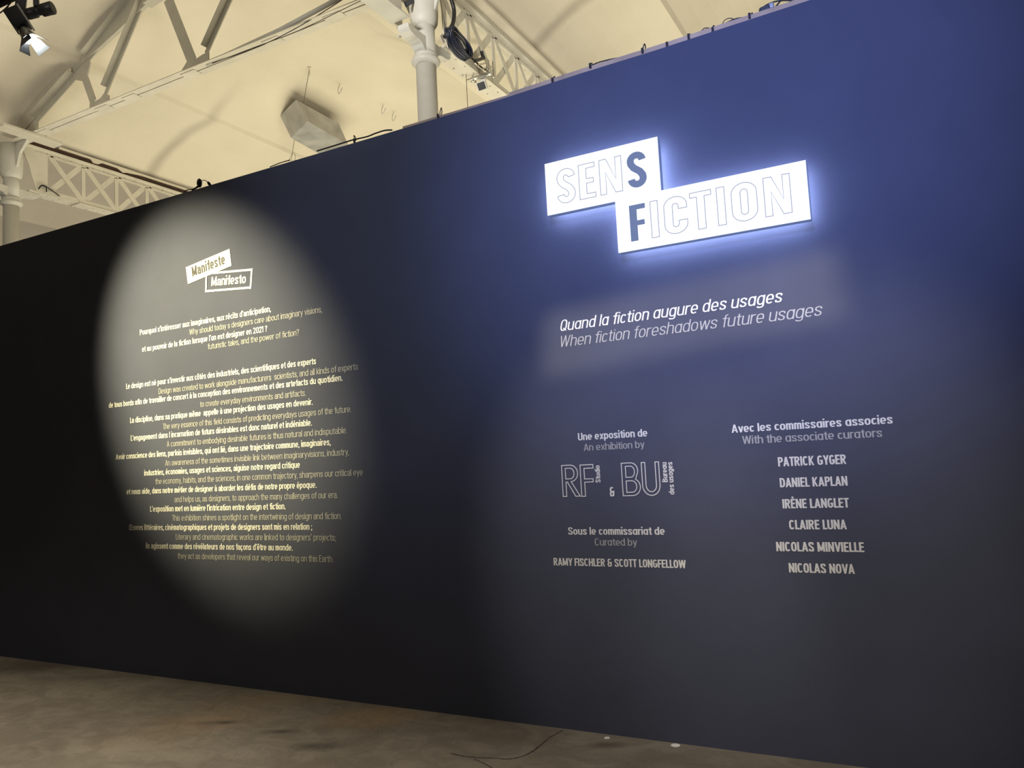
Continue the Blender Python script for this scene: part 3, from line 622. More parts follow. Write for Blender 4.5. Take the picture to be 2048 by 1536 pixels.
# ================================================================== LETTERING
# ------------------------------------------------------------------ a stroke-built grotesque alphabet (cap height 1)
XH = .74
def sarc(cx_, cy_, rx, ry, a0, a1, k=8, e=2.5):
    out = []
    for i in range(k+1):
        a = math.radians(a0+(a1-a0)*i/k); c_, s_ = math.cos(a), math.sin(a)
        out.append((cx_+rx*math.copysign(abs(c_)**(2/e), c_), cy_+ry*math.copysign(abs(s_)**(2/e), s_)))
    return out
def make_font(t, single_a=False):
    "t = half stroke; returns char -> (width, strokes, clamp)"
    X = XH; G = {}; ty = t*.86
    def o_(w, h=X, k=16): return sarc(w/2, h/2, w/2-t, h/2-ty, 0, 360, k)
    W = .50
    top = lambda w, h=X: sarc(w/2, h-.24, w/2-t, .24-ty, 180, 0, 8)
    accents = {'´': [[(.22, X+.10), (.32, X+.27)]], '`': [[(.28, X+.10), (.18, X+.27)]], '^': [[(.10, X+.10), (.25, X+.25)], [(.25, X+.25), (.40, X+.10)]]}
    if single_a: G['a'] = (W, [o_(W), [(W-t, 0), (W-t, X)]])
    else: G['a'] = (W-.02, [[(t*.8, X*.70)] + sarc((W-.02)/2, X-.21, (W-.02)/2-t, .21-ty, 165, 0, 7) + [(W-.02-t, 0)],
                            [(W-.02-t, X*.58), (W*.5, X*.56), (t+.05, X*.50), (t, X*.30), (t+.03, ty+.05), (W*.36, ty), (W*.62, ty+.03), (W-.02-t, X*.22)]])
    G['b'] = (W, [o_(W), [(t, 0), (t, 1.0)]]); G['d'] = (W, [o_(W), [(W-t, 0), (W-t, 1.0)]])
    G['p'] = (W, [o_(W), [(t, -.24), (t, X)]]); G['q'] = (W, [o_(W), [(W-t, -.24), (W-t, X)]])
    G['g'] = (W, [o_(W), [(W-t, X), (W-t, -.02)] + sarc(W/2, -.04, W/2-t, .20-ty, 0, -160, 7)])
    G['c'] = (W-.04, [sarc((W-.04)/2, X/2, (W-.04)/2-t, X/2-ty, 38, 322, 12)])
    G['ç'] = (W-.04, G['c'][1] + [[(.24, .02), (.26, -.08), (.16, -.19)]])
    G['e'] = (W, [[(t, X*.47), (W-t, X*.47)], sarc(W/2, X/2, W/2-t, X/2-ty, -8, 315, 13)])
    G['o'] = (W, [o_(W)])
    G['f'] = (.33, [[(.12+t, 0), (.12+t, .80), (.14+t, .93), (.22+t, 1-ty), (.34, 1-ty)], [(0, X-ty), (.32, X-ty)]])
    G['t'] = (.33, [[(.10+t, .93), (.10+t, .18), (.13+t, .06), (.20+t, ty), (.33, ty)], [(0, X-ty), (.32, X-ty)]])
    G['h'] = (W-.01, [[(t, 0), (t, 1)], [(t, X-.26)] + top(W-.01) + [(W-.01-t, 0)]])
    G['n'] = (W-.01, [[(t, 0), (t, X)], [(t, X-.26)] + top(W-.01) + [(W-.01-t, 0)]])
    G['u'] = (W-.01, [[(t, X), (t, .26)] + sarc((W-.01)/2, .24, (W-.01)/2-t, .24-ty, 180, 360, 8), [(W-.01-t, 0), (W-.01-t, X)]])
    m1 = sarc(.205, X-.20, .205-t, .20-ty, 180, 0, 7)
    G['m'] = (.41*2-2*t, [[(t, 0), (t, X)], m1 + [(.41-t, 0)], [(x+.41-2*t, y) for x, y in m1] + [(.82-3*t, 0)]])
    G['i'] = (2*t, [[(t, 0), (t, X)], [(t, .87), (t, .87+2*t)]])
    G['j'] = (2*t+.06, [[(t+.06, X), (t+.06, -.10), (t+.03, -.21), (-.04, -.24+ty)], [(t+.06, .87), (t+.06, .87+2*t)]])
    G['l'] = (2*t, [[(t, 0), (t, 1)]])
    G['k'] = (W-.03, [[(t, 0), (t, 1)], [(t, X*.36), (W-.03-t, X+.03)], [(W*.36, X*.55), (W-.03-t, -.04)]])
    G['r'] = (.33, [[(t, 0), (t, X)], [(t, X-.26), (t+.03, X-.12), (t+.10, X-ty-.02), (.33, X-ty)]])
    w = W-.04; h = X
    G['s'] = (w, [[(w-t, h*.70), (w-t-.03, h*.86), (w*.5, h-ty), (t+.04, h*.88), (t+.005, h*.74), (t+.05, h*.60), (w*.5, h*.50), (w-t-.05, h*.40), (w-t-.005, h*.26), (w-t-.04, h*.11), (w*.5, ty), (t+.03, h*.12), (t, h*.29)]])
    G['v'] = (W-.02, [[(t*.9, X+.03), (W*.48, -.03)], [(W*.48, -.03), (W-.02-t*.9, X+.03)]])
    G['y'] = (W-.02, [[(t*.9, X+.03), (W*.50, .02)], [(W-.02-t*.9, X+.03), (W*.42, -.12), (W*.30, -.24+ty), (W*.12, -.24+ty)]])
    G['w'] = (.74, [[(t*.9, X+.03), (.20, -.03)], [(.20, -.03), (.37, X+.02)], [(.37, X+.02), (.54, -.03)], [(.54, -.03), (.74-t*.9, X+.03)]])
    G['x'] = (W-.02, [[(t, -.03), (W-.02-t, X+.03)], [(t, X+.03), (W-.02-t, -.03)]])
    G['z'] = (W-.06, [[(0, X-ty), (W-.06, X-ty)], [(W-.06-t, X-ty), (t, ty)], [(0, ty), (W-.06, ty)]])
    for ch, b_, ac in (('é', 'e', '´'), ('è', 'e', '`'), ('ê', 'e', '^'), ('ô', 'o', '^'), ('à', 'a', '`')):
        G[ch] = (G[b_][0], G[b_][1] + accents[ac])
    C = .54
    def oc(w, k=18): return sarc(w/2, .5, w/2-t, .5-ty, 0, 360, k, 2.7)
    G['A'] = (C+.03, [[(t*.8, -.03), (C/2+.015, 1.03)], [(C/2+.015, 1.03), (C+.03-t*.8, -.03)], [(.13, .27), (C-.10, .27)]])
    G['B'] = (C, [[(t, 0), (t, 1)], [(t, 1-ty), (.26, 1-ty)] + sarc(.26, .76, .26-t, .24-ty, 80, -80, 7) + [(t, .52)], [(t, .52), (.28, .52)] + sarc(.28, .265, .26-t, .255-ty, 80, -80, 7) + [(t, ty)]])
    G['C'] = (C, [sarc(C/2, .5, C/2-t, .5-ty, 40, 320, 14, 2.7)])
    G['D'] = (C, [[(t, 0), (t, 1)], [(t, 1-ty), (.22, 1-ty)] + sarc(.22, .5, C-.22-t, .5-ty, 85, -85, 10, 2.6) + [(t, ty)]])
    G['E'] = (.44, [[(t, 0), (t, 1)], [(t, 1-ty), (.44, 1-ty)], [(t, .52), (.41, .52)], [(t, ty), (.44, ty)]])
    G['È'] = (.44, G['E'][1] + [[(.28, 1.07), (.16, 1.24)]])
    G['F'] = (.43, [[(t, 0), (t, 1)], [(t, 1-ty), (.43, 1-ty)], [(t, .50), (.40, .50)]])
    G['G'] = (C, [sarc(C/2, .5, C/2-t, .5-ty, 42, 345, 14, 2.7), [(C/2, .46), (C, .46)], [(C-t, .46), (C-t, .10)]])
    G['H'] = (C, [[(t, 0), (t, 1)], [(C-t, 0), (C-t, 1)], [(t, .5), (C-t, .5)]])
    G['I'] = (2*t, [[(t, 0), (t, 1)]])
    G['K'] = (C, [[(t, 0), (t, 1)], [(t, .36), (C-t, 1.04)], [(.20, .55), (C-t, -.04)]])
    G['L'] = (.42, [[(t, 0), (t, 1)], [(t, ty), (.42, ty)]])
    G['M'] = (.70, [[(t, 0), (t, 1)], [(.70-t, 0), (.70-t, 1)], [(t, 1.03), (.35, .10)], [(.70-t, 1.03), (.35, .10)]])
    G['N'] = (C+.02, [[(t, 0), (t, 1)], [(C+.02-t, 0), (C+.02-t, 1)], [(t, 1.02), (C+.02-t, -.02)]])
    G['O'] = (C, [oc(C)]); G['Q'] = (C, [oc(C), [(C*.5, .25), (C-.01, -.05)]])
    G['Œ'] = (C+.26, [oc(C), [(C-t, 0), (C-t, 1)], [(C-t, 1-ty), (C+.26, 1-ty)], [(C-t, .52), (C+.23, .52)], [(C-t, ty), (C+.26, ty)]])
    G['P'] = (C-.02, [[(t, 0), (t, 1)], [(t, 1-ty), (.26, 1-ty)] + sarc(.26, .72, .25-t, .28-ty, 80, -80, 8) + [(t, .45)]])
    G['R'] = (C, [[(t, 0), (t, 1)], [(t, 1-ty), (.26, 1-ty)] + sarc(.26, .73, .26-t, .27-ty, 80, -80, 8) + [(t, .47)], [(.27, .47), (C-t, -.03)]])
    w = C-.02; h = 1
    G['S'] = (w, [[(w-t, .72), (w-t-.03, .89), (w*.5, 1-ty), (t+.03, .89), (t, .75), (t+.04, .62), (w*.5, .50), (w-t-.04, .39), (w-t, .25), (w-t-.03, .10), (w*.5, ty), (t+.03, .11), (t, .28)]])
    G['T'] = (.48, [[(.24, 0), (.24, 1)], [(0, 1-ty), (.48, 1-ty)]])
    G['U'] = (C, [[(t, 1), (t, .28)] + sarc(C/2, .26, C/2-t, .26-ty, 180, 360, 10) + [(C-t, 1)]])
    G['V'] = (C+.02, [[(t*.8, 1.03), (C/2, -.03)], [(C/2, -.03), (C+.02-t*.8, 1.03)]])
    G['W'] = (.82, [[(t*.8, 1.03), (.22, -.03)], [(.22, -.03), (.41, 1.02)], [(.41, 1.02), (.60, -.03)], [(.60, -.03), (.82-t*.8, 1.03)]])
    G['Y'] = (C, [[(t*.8, 1.03), (C/2, .42)], [(C-t*.8, 1.03), (C/2, .42)], [(C/2, .46), (C/2, 0)]])
    G['2'] = (C-.04, [[(t, .72), (t+.03, .89), (.25, 1-ty), (.46-t, .88), (.5-t, .72), (.44-t, .56), (t+.02, ty)], [(0, ty), (C-.04, ty)]])
    G['0'] = (C, [oc(C)]); G['1'] = (.26, [[(.26-t, 0), (.26-t, 1)], [(.26-t, 1-ty), (0, .78)]])
    G['.'] = (2*t, [[(t, 0), (t, 2*t)]]); G[','] = (2*t, [[(t, 2*t), (t, .02), (t*.4, -.14)]])
    G[';'] = (2*t, [[(t, 2*t), (t, .02), (t*.4, -.14)], [(t, .5), (t, .5+2*t)]])
    G['’'] = (2*t, [[(t, 1), (t, .86), (t*.4, .74)]])
    G['?'] = (.44, [[(t, .76), (t+.03, .90), (.22, 1-ty), (.44-t-.02, .88), (.44-t, .74), (.36-t, .58), (.22, .46), (.22, .27)], [(.22, 0), (.22, 2*t)]])
    G['&'] = (C+.02, [[(C-.06, .60), (C-.08, .50), (.20, .50), (t+.03, .64), (t+.02, .80), (t+.08, .93), (.26, 1-ty), (.42, .95)],
                      [(.20, .50), (t+.02, .40), (t, .26), (t+.05, .09), (.25, ty), (.44-t*.3, .10), (.46-t*.3, .28), (.46-t*.3, .55)]])
    G['H'] = G['H']
    return G
FONTS = {}
def text_mesh(body, t, shear=0, single_a=False, track=.0):
    "returns (verts, faces) of a line of lettering, cap height 1"
    key = (t, single_a)
    if key not in FONTS: FONTS[key] = make_font(t, single_a)
    G = FONTS[key]; sb = .055 + track; x = 0; V, F_ = [], []
    low = 'gpqyj,;ç'
    for ch in body:
        if ch == ' ': x += .26; continue
        wd, strokes = G[ch]
        ymin = -.26 if ch in low else 0
        ymax = 1.3 if ch in 'éèêôàÈijt.' else (1.0 if (ch.isupper() or ch in 'bdfhkl&?012’') else XH)
        if ch == 't': ymax = .93
        for si_, st_ in enumerate(strokes):
            closed = math.dist(st_[0], st_[-1]) < 1e-6; n = len(st_); k0 = len(V)
            for i, p in enumerate(st_):
                a_ = st_[i-1] if i > 0 else (st_[-2] if closed else p); b_ = st_[i+1] if i < n-1 else (st_[1] if closed else p)
                d1 = (p[0]-a_[0], p[1]-a_[1]); d2 = (b_[0]-p[0], b_[1]-p[1]); l1 = math.hypot(*d1); l2 = math.hypot(*d2)
                if l1 < 1e-9: d1, l1 = d2, l2
                if l2 < 1e-9: d2, l2 = d1, l1
                n1 = (-d1[1]/l1, d1[0]/l1); n2 = (-d2[1]/l2, d2[0]/l2); nx, ny = n1[0]+n2[0], n1[1]+n2[1]; l = math.hypot(nx, ny) or 1; nx /= l; ny /= l
                s = 1/max(.6, nx*n1[0]+ny*n1[1])
                for sg_ in (1, -1):
                    yy = min(max(p[1]+sg_*ny*t*.86*s, ymin), ymax)
                    V.append((x+p[0]+sg_*nx*t*s + shear*yy, yy, si_))
            for i in range(n-1): F_.append((k0+2*i, k0+2*i+1, k0+2*i+3, k0+2*i+2))
        x += wd+sb-(.03 if ch in 'cfrtkvyxwTVYFLP' else 0)
    return V, F_
def place_text(name, body, pL, pR, cap, m, parent, t=.08, shear=0, Y=DW-.002, rot=0, single_a=False, track=0):
    "text whose ends lie on world points pL, pR of the wall plane"
    V, F_ = text_mesh(body, t, shear, single_a, track)
    xs = [v[0] for v in V]; x0, x1 = min(xs), max(xs)
    d = pR-pL; W = math.hypot(d.x, d.z); s = W/(x1-x0); ang = math.atan2(d.z, d.x) if rot else 0
    z0 = pL.z if rot else (pL.z+pR.z)/2; ca, sa = math.cos(ang), math.sin(ang)
    vs_ = []
    for x, y, si_ in V:
        x = (x-x0)*s; y = y*cap
        vs_.append(Vector((pL.x + x*ca-y*sa, Y-si_*.0002, z0 + x*sa+y*ca))-ORG[parent.name])
    me = bpy.data.meshes.new(name); me.from_pydata(vs_, [], F_); me.materials.append(m)
    o = bpy.data.objects.new(name, me); COL.objects.link(o); o.parent = parent; ORG[o.name] = ORG[parent.name]
    return o
def pxw(sx, sy, ox, oy, sc): return onY(ox+sx/sc, oy+sy/sc, DW)

# --- manifesto text
mt = thing('manifesto_text', (-4.7, DW, 1.9), 'long block of white and grey two-language lines inside the warm light pool', 'lettering')
LINES = [
 (480, 342, 645, 1237, 495, 1, "Pourquoi s’intéresser aux imaginaires, aux récits d’anticipation,"),
 (480, 680, 645, 1585, 498, 0, "Why should today s designers care about imaginary visions,"),
 (480, 357, 762, 1212, 628, 1, "et au pouvoir de la fiction lorsque l’on est designer en 2021 ?"),
 (480, 806, 745, 1430, 653, 0, "futuristic tales, and the power of fiction?"),
 (480, 248, 1015, 1545, 850, 1, "Le design est né pour s’investir aux côtés des industriels, des scientifiques et des experts"),
 (480, 470, 1050, 1832, 887, 0, "Design was created to work alongside manufacturers  scientists, and all kinds of experts"),
 (480, 130, 1145, 1725, 963, 1, "de tous bords afin de travailler de concert à la conception des environnements et des artefacts du quotidien."),
 (480, 753, 1140, 1475, 1065, 0, "to create everyday environments and artifacts."),
 (480, 275, 1250, 1522, 1125, 1, "La discipline, dans sa pratique même  appelle à une projection des usages en devenir."),
 (480, 500, 1293, 1785, 1175, 0, "The very essence of this field consists of predicting everydays usages of the future."),
 (480, 280, 1372, 1516, 1266, 1, "L’engagement dans l incarnation de futurs désirables est donc naturel et indéniable."),
 (480, 526, 1412, 1755, 1320, 0, "A commitment to embodying desirable futures is thus natural and indisputable."),
 (480, 178, 1497, 1645, 1403, 1, "Avoir conscience des liens, parfois invisibles, qui ont lié, dans une trajectoire commune, imaginaires,"),
 (760, 515, 582, 1770, 517, 0, "An awareness of the sometimes invisible link between imaginaryvisions, industry,"),
 (760, 372, 655, 1435, 597, 1, "industries, économies, usages et sciences, aiguise notre regard critique"),
 (760, 448, 712, 1865, 650, 0, "the economy, habits, and the sciences, in one common trajectory, sharpens our critical eye"),
 (760, 252, 782, 1548, 735, 1, "et nous aide, dans notre métier de designer à aborder les défis de notre propre époque."),
 (760, 578, 837, 1692, 803, 0, "and helps us, as designers, to approach the many challenges of our era."),
 (760, 412, 902, 1337, 880, 1, "L’exposition met en lumière l’intrication entre design et fiction."),
 (760, 563, 963, 1718, 947, 0, "This exhibition shines a spotlight on the intertwining of design and fiction."),
 (760, 268, 1027, 1518, 1020, 1, "Œuvres littéraires, cinématographiques et projets de designers sont mis en relation ;"),
 (760, 588, 1093, 1680, 1093, 0, "Literary and cinematographic works are linked to designers’ projects;"),
 (760, 383, 1155, 1385, 1160, 1, "ils agissent comme des révélateurs de nos façons d’être au monde."),
 (760, 600, 1225, 1662, 1238, 0, "they act as developers that reveal our ways of existing on this Earth."),
]
for oy, xl, yl, xr, yr, bold, s in LINES:
    place_text('text_line', s, pxw(xl, yl, 180, oy, 3.4133), pxw(xr, yr, 180, oy, 3.4133), .045, M_VINYL if bold else M_VINYLG, mt, .078 if bold else .056)

# --- manifesto heading: a tilted white label and an outlined one
def H(x, y): return pxw(x, y, 340, 480, 10.24)
hd = thing('heading_labels', (-4.6, DW, 2.95), 'small tilted white label with dark lettering over an outlined label above the manifesto', 'lettering')
pa = [H(333, 562), H(1225, 182), H(1268, 528), H(375, 905)]
MB().prism([p+Vector((0, -.004, 0)) for p in pa], (0, .003, 0)).build('white_label', M_VINYL, hd)
place_text('label_text', 'Manifeste', H(470, 755), H(1140, 487), .080, M_INK, hd, .085, 0, DW-.006, 1, False, .05)
fr = [H(752, 690), H(1678, 608), H(1655, 975), H(742, 1050)]
ft = MB()
for i in range(4):
    a_, b_ = fr[i]+Vector((0, -.0015, 0)), fr[(i+1) % 4]+Vector((0, -.0015, 0)); d_ = (b_-a_).normalized()*.009
    ft.beam(a_-d_+Vector((0, -.0004*i, 0)), b_+d_+Vector((0, -.0004*i, 0)), (0, 1, 0), .002, .016)
ft.build('outline', M_VINYL, hd)
place_text('label_text', 'Manifesto', H(850, 945), H(1560, 885), .070, M_VINYL, hd, .082, 0, DW-.003, 1)

# --- tagline
tg = thing('tagline_text', (-1.2, DW, 2.2), 'two slanted lines of white and grey lettering right under the lit sign', 'lettering')
place_text('text_line', 'Quand la fiction augure des usages', onY(1121.5, 663.7, DW), onY(1566.4, 602.3, DW), .066, M_VINYL, tg, .055, .2, single_a=True, track=.03)
place_text('text_line', 'When fiction foreshadows future usages', onY(1123, 694.9, DW), onY(1646, 630, DW), .066, M_VINYLG, tg, .045, .2, single_a=True, track=.03)

# --- credits column
def C1(x, y): return pxw(x, y, 1080, 820, 5.12)
cr = thing('exhibition_credit', (-1.6, DW, 1.5), 'two centred white and grey lines of lettering directly over the outlined initials', 'lettering')
place_text('text_line', 'Une exposition de', C1(392, 310), C1(1102, 272), .042, M_VINYL, cr, .080, single_a=True)
place_text('text_line', 'An exhibition by', C1(450, 415), C1(1075, 390), .040, M_VINYLG, cr, .062, single_a=True)
cu_ = thing('curator_credit', (-1.6, DW, .9), 'three centred lines of lettering below the outlined initials', 'lettering')
place_text('text_line', 'Sous le commissariat de', C1(292, 1275), C1(1280, 1279), .042, M_VINYL, cu_, .080, single_a=True)
place_text('text_line', 'Curated by', C1(563, 1386), C1(998, 1391), .040, M_VINYLG, cu_, .062, single_a=True)
def C3(x, y): return pxw(x, y, 1090, 1040, 6.8267)
place_text('text_line', 'RAMY FISCHLER & SCOTT LONGFELLOW', C3(122, 616), C3(1930, 662), .043, M_VINYL, cu_, .088)
def C2(x, y): return pxw(x, y, 1440, 810, 4.1525)
aw = thing('associate_heading', (-.4, DW, 1.65), 'white line over a grey line heading the list of names at right', 'lettering')
place_text('text_line', 'Avec les commissaires associes', C2(98, 228), C2(1437, 157), .0425, M_VINYL, aw, .080, single_a=True)
place_text('text_line', 'With the associate curators', C2(188, 320), C2(1350, 270), .042, M_VINYLG, aw, .066, single_a=True)
nl = thing('name_list', (-.4, DW, 1.2), 'column of six white capital names in the lower right of the wall', 'lettering')
for s, xl, yl, xr, yr in (('PATRICK GYGER', 485, 508, 1050, 492), ('DANIEL KAPLAN', 500, 683, 1062, 670), ('IRÈNE LANGLET', 522, 857, 1075, 853),
                          ('CLAIRE LUNA', 577, 1030, 1055, 1035), ('NICOLAS MINVIELLE', 470, 1213, 1200, 1222), ('NICOLAS NOVA', 575, 1388, 1122, 1404)):
    place_text('text_line', s, C2(xl, yl), C2(xr, yr), .0465, M_VINYL, nl, .092)

# --- glyph outlines built by hand (unit height 1, x to the right)
def arc(cx_, cy_, rx, ry, a0, a1, k=10): return [(cx_+rx*math.cos(math.radians(a0+(a1-a0)*i/k)), cy_+ry*math.sin(math.radians(a0+(a1-a0)*i/k))) for i in range(k+1)]
def stroke_loop(path, wd):
    L, R_ = [], []
    for i, p in enumerate(path):
        a_ = path[max(i-1, 0)]; b_ = path[min(i+1, len(path)-1)]; dx, dy = b_[0]-a_[0], b_[1]-a_[1]; l = math.hypot(dx, dy) or 1
        nx, ny = -dy/l*wd/2, dx/l*wd/2; L.append((p[0]+nx, p[1]+ny)); R_.append((p[0]-nx, p[1]-ny))
    return L + R_[::-1]
W_ = .185
def glyph(ch):
    "returns (width, closed loops)"
    if ch == 'S':
        h = W_/2; w0 = .50
        path = arc(w0/2, .755, w0/2-h, .245-h, 0, 180, 12) + [(h, .70)] + [(h+.03, .62), (.14, .57), (w0-.14, .43), (w0-h-.03, .38)] + [(w0-h, .30)] + arc(w0/2, .245, w0/2-h, .245-h, 0, -180, 12)
        path = arc(w0/2, .755, w0/2-h, .245-h, 0, 180, 12)[:-1] + [(h, .74), (h+.012, .67), (h+.05, .61), (.17, .565), (w0/2, .50), (w0-.17, .435), (w0-h-.05, .39), (w0-h-.012, .33), (w0-h, .26)] + arc(w0/2, .245, w0/2-h, .245-h, 0, -180, 12)[1:]
        return w0, [stroke_loop(path, W_)]
    if ch == 'C':
        h = W_/2; w0 = .50
        path = [(w0-h, .66)] + arc(w0/2, .755, w0/2-h, .245-h, 0, 180, 12) + arc(w0/2, .245, w0/2-h, .245-h, 180, 360, 12) + [(w0-h, .34)]
        return w0, [stroke_loop(path, W_)]
    if ch == 'O':
        w0 = .52; o_ = arc(w0/2, .74, w0/2, .26, 0, 180, 14) + arc(w0/2, .26, w0/2, .26, 180, 360, 14)
        i_ = arc(w0/2, .74, w0/2-W_, .26-W_*.9, 0, 180, 12) + arc(w0/2, .26, w0/2-W_, .26-W_*.9, 180, 360, 12)
        return w0, [o_, i_]
    if ch == 'I': return W_, [[(0, 0), (W_, 0), (W_, 1), (0, 1)]]
    if ch == 'E':
        return .40, [[(0, 0), (.40, 0), (.40, .13), (W_, .13), (W_, .435), (.36, .435), (.36, .565), (W_, .565), (W_, .87), (.40, .87), (.40, 1), (0, 1)]]
    if ch == 'F':
        return .40, [[(0, 0), (W_, 0), (W_, .42), (.37, .42), (.37, .555), (W_, .555), (W_, .865), (.40, .865), (.40, 1), (0, 1)]]
    if ch == 'T':
        return .50, [[(.16, 0), (.34, 0), (.34, .87), (.50, .87), (.50, 1), (0, 1), (0, .87), (.16, .87)]]
    if ch == 'N':
        return .55, [[(0, 0), (.15, 0), (.15, .62), (.38, 0), (.55, 0), (.55, 1), (.40, 1), (.40, .38), (.17, 1), (0, 1)]]
def put_loops(loops, p0, wdt, hgt, w0, Y, shearx=0):
    "unit loops to world; p0 = lower left world point"
    return [[Vector((p0.x + x/w0*wdt, Y, p0.z + y*hgt)) for x, y in lp] for lp in loops]
def solid(loops, depth, name, m, parent):
    cu = bpy.data.curves.new(name, 'CURVE'); cu.dimensions = '2D'; cu.fill_mode = 'BOTH'; cu.extrude = depth/2
    Y = loops[0][0].y
    for lp in loops:
        s = cu.splines.new('POLY'); s.points.add(len(lp)-1); s.use_cyclic_u = True
        for k, p in enumerate(lp): s.points[k].co = (p.x, p.z, 0, 1)
    to = bpy.data.objects.new('txt', cu); COL.objects.link(to); bpy.context.view_layer.update()
    me = bpy.data.meshes.new_from_object(to.evaluated_get(bpy.context.evaluated_depsgraph_get())); bpy.data.objects.remove(to)
    for v in me.vertices: v.co = Vector((v.co.x, Y-v.co.z, v.co.y))-ORG[parent.name]
    me.name = name; me.materials.clear(); me.materials.append(m)
    o = bpy.data.objects.new(name, me); COL.objects.link(o); o.parent = parent; ORG[o.name] = ORG[parent.name]; return o
def outline(loops, th, name, m, parent, depth=.002):
    mb = MB()
    for lp in loops:
        k = len(lp); k0 = len(mb.v)
        cxm = 0
        for i, p in enumerate(lp):
            a_ = lp[i-1]; b_ = lp[(i+1) % k]; d1 = (p-a_); d2 = (b_-p)
            d1 = d1.normalized() if d1.length > 1e-9 else d2.normalized(); d2 = d2.normalized() if d2.length > 1e-9 else d1
            n1 = Vector((-d1.z, 0, d1.x)); n2 = Vector((-d2.z, 0, d2.x)); nn = n1+n2
            nn = nn.normalized() if nn.length > 1e-6 else n1
            s = 1/max(.45, nn.dot(n1))
            for sg in (1, -1):
                q = p+nn*(sg*th/2*s); mb.v += [q, q+Vector((0, depth, 0))]
        for i in range(k):
            A = k0+4*i; B = k0+4*((i+1) % k)
            mb.f += [(A, A+2, B+2, B), (A+1, B+1, B+3, A+3), (A, B, B+1, A+1), (A+2, A+3, B+3, B+2)]
    return mb.build(name, m, parent)

# --- outlined initials
def logo_letters(par, items):
    for nm, loops, (xl, yb), (xr, yt) in items:
        a_, b_ = C1(xl, yb), C1(xr, yb); b_.z = C1(xl-12, yt).z
        w0 = max(x for lp in loops for x, y in lp)
        outline(put_loops(loops, a_, b_.x-a_.x, b_.z-a_.z, w0, DW-.003), .0048, nm, M_VINYL, par)
tk = .115
Rl = [[(0, 0), (.115, 0), (.115, .46), (.16, .46), (.40, 0), (.54, 0), (.28, .47)] + arc(.27, .735, .23, .265, -75, 90, 12) + [(0, 1)],
      [(.115, .56), (.26, .56)] + arc(.26, .73, .125, .17, -90, 90, 10) + [(.26, .90), (.115, .90)]]
Fl = [[(0, 0), (.13, 0), (.13, .45), (.42, .45), (.42, .55), (.13, .55), (.13, .89), (.44, .89), (.44, 1), (0, 1)]]
Bl = [[(0, 0), (.30, 0)] + arc(.30, .26, .24, .26, -90, 62, 10) + arc(.28, .76, .21, .24, -40, 90, 10) + [(.28, 1), (0, 1)],
      [(.12, .56), (.27, .56)] + arc(.27, .73, .12, .17, -90, 90, 10) + [(.12, .90)],
      [(.12, .10), (.29, .10)] + arc(.29, .275, .14, .175, -90, 90, 10) + [(.12, .45)]]
Ul = [[(0, 1), (0, .30)] + arc(.27, .30, .27, .30, 180, 360, 16) + [(.54, 1), (.43, 1)] + arc(.27, .30, .16, .19, 0, -180, 14) + [(.11, 1)]]
lg = thing('studio_initials', (-1.9, DW, 1.3), 'left pair of outlined white capitals with a small upright word beside it', 'lettering')
logo_letters(lg, (('letter', Rl, (240, 886), (414, 568)), ('letter', Fl, (430, 884), (562, 564))))
def vtext(body, xb, yb, yt, cap, par):
    a_ = C1(xb, yb); b_ = C1(xb, yt)
    p2 = Vector((a_.x, a_.y, b_.z))
    return place_text('side_word', body, a_, p2, cap, M_VINYL, par, .085, 0, DW-.002, 1, True)
vtext('Studio', 622, 742, 565, .030, lg)
am = thing('ampersand', (-1.7, DW, 1.25), 'small white ampersand between the two pairs of outlined capitals', 'lettering')
place_text('character', '&', C1(718, 885), C1(768, 885), .052, M_VINYL, am, .09)
lb = thing('bureau_initials', (-1.45, DW, 1.3), 'right pair of outlined white capitals with two small upright words beside it', 'lettering')
logo_letters(lb, (('letter', Bl, (854, 878), (1036, 545)), ('letter', Ul, (1060, 876), (1238, 538))))
vtext('Bureau', 1310, 738, 534, .030, lb)
vtext('des usages', 1378, 865, 530, .030, lb)

# ================================================================== THE LIT SIGN
YF = DW-.115
def Sg(x, y): return onY(1060+x/3.3032, 240+y/3.3032, YF)
k_ = YF/DW
sg = thing('lit_sign', (-1.2, DW, 2.9), 'glowing white two-box sign with large capital letters on the navy wall', 'sign')
p1_ = onY(1089, 328, YF); p2_ = onY(1315, 272, YF); p3_ = onY(1322, 381, YF); p4_ = onY(1612, 316, YF); p5_ = onY(1621, 437, YF); p6_ = onY(1236, 508, YF); p7_ = onY(1230, 405, YF); p8_ = onY(1094, 432, YF)
zt1 = (p1_.z+p2_.z)/2; zm = (p3_.z+p4_.z+p7_.z+p8_.z)/4; zb_ = (p5_.z+p6_.z)/2
xa, xb_, xc, xd = (p1_.x+p8_.x)/2, (p2_.x+p3_.x)/2, (p6_.x+p7_.x)/2, (p4_.x+p5_.x)/2
ol = [(xa, zm-.005), (xc, zm-.005), (xc, zb_), (xd, zb_), (xd, zm+.005), (xb_, zm+.005), (xb_, zt1), (xa, zt1)]
def inset(o_, e):
    sgn = [(1, 1), (1, 1), (1, 1), (-1, 1), (-1, -1), (-1, -1), (-1, -1), (1, -1)]
    return [(x+e*s1, z+e*s2) for (x, z), (s1, s2) in zip(o_, sgn)]
MB().prism([(x, YF, z) for x, z in inset(ol, .002)], (0, .006, 0)).build('face', M_FACE, sg)
MB().prism([(x, YF+.006, z) for x, z in ol], (0, .040, 0)).build('casing', M_SIDE, sg)
MB().prism([(x, YF+.046, z) for x, z in inset(ol, .012)], (0, .006, 0)).build('back_glow', M_HALO, sg)  # unseen glowing sheet added for the halo
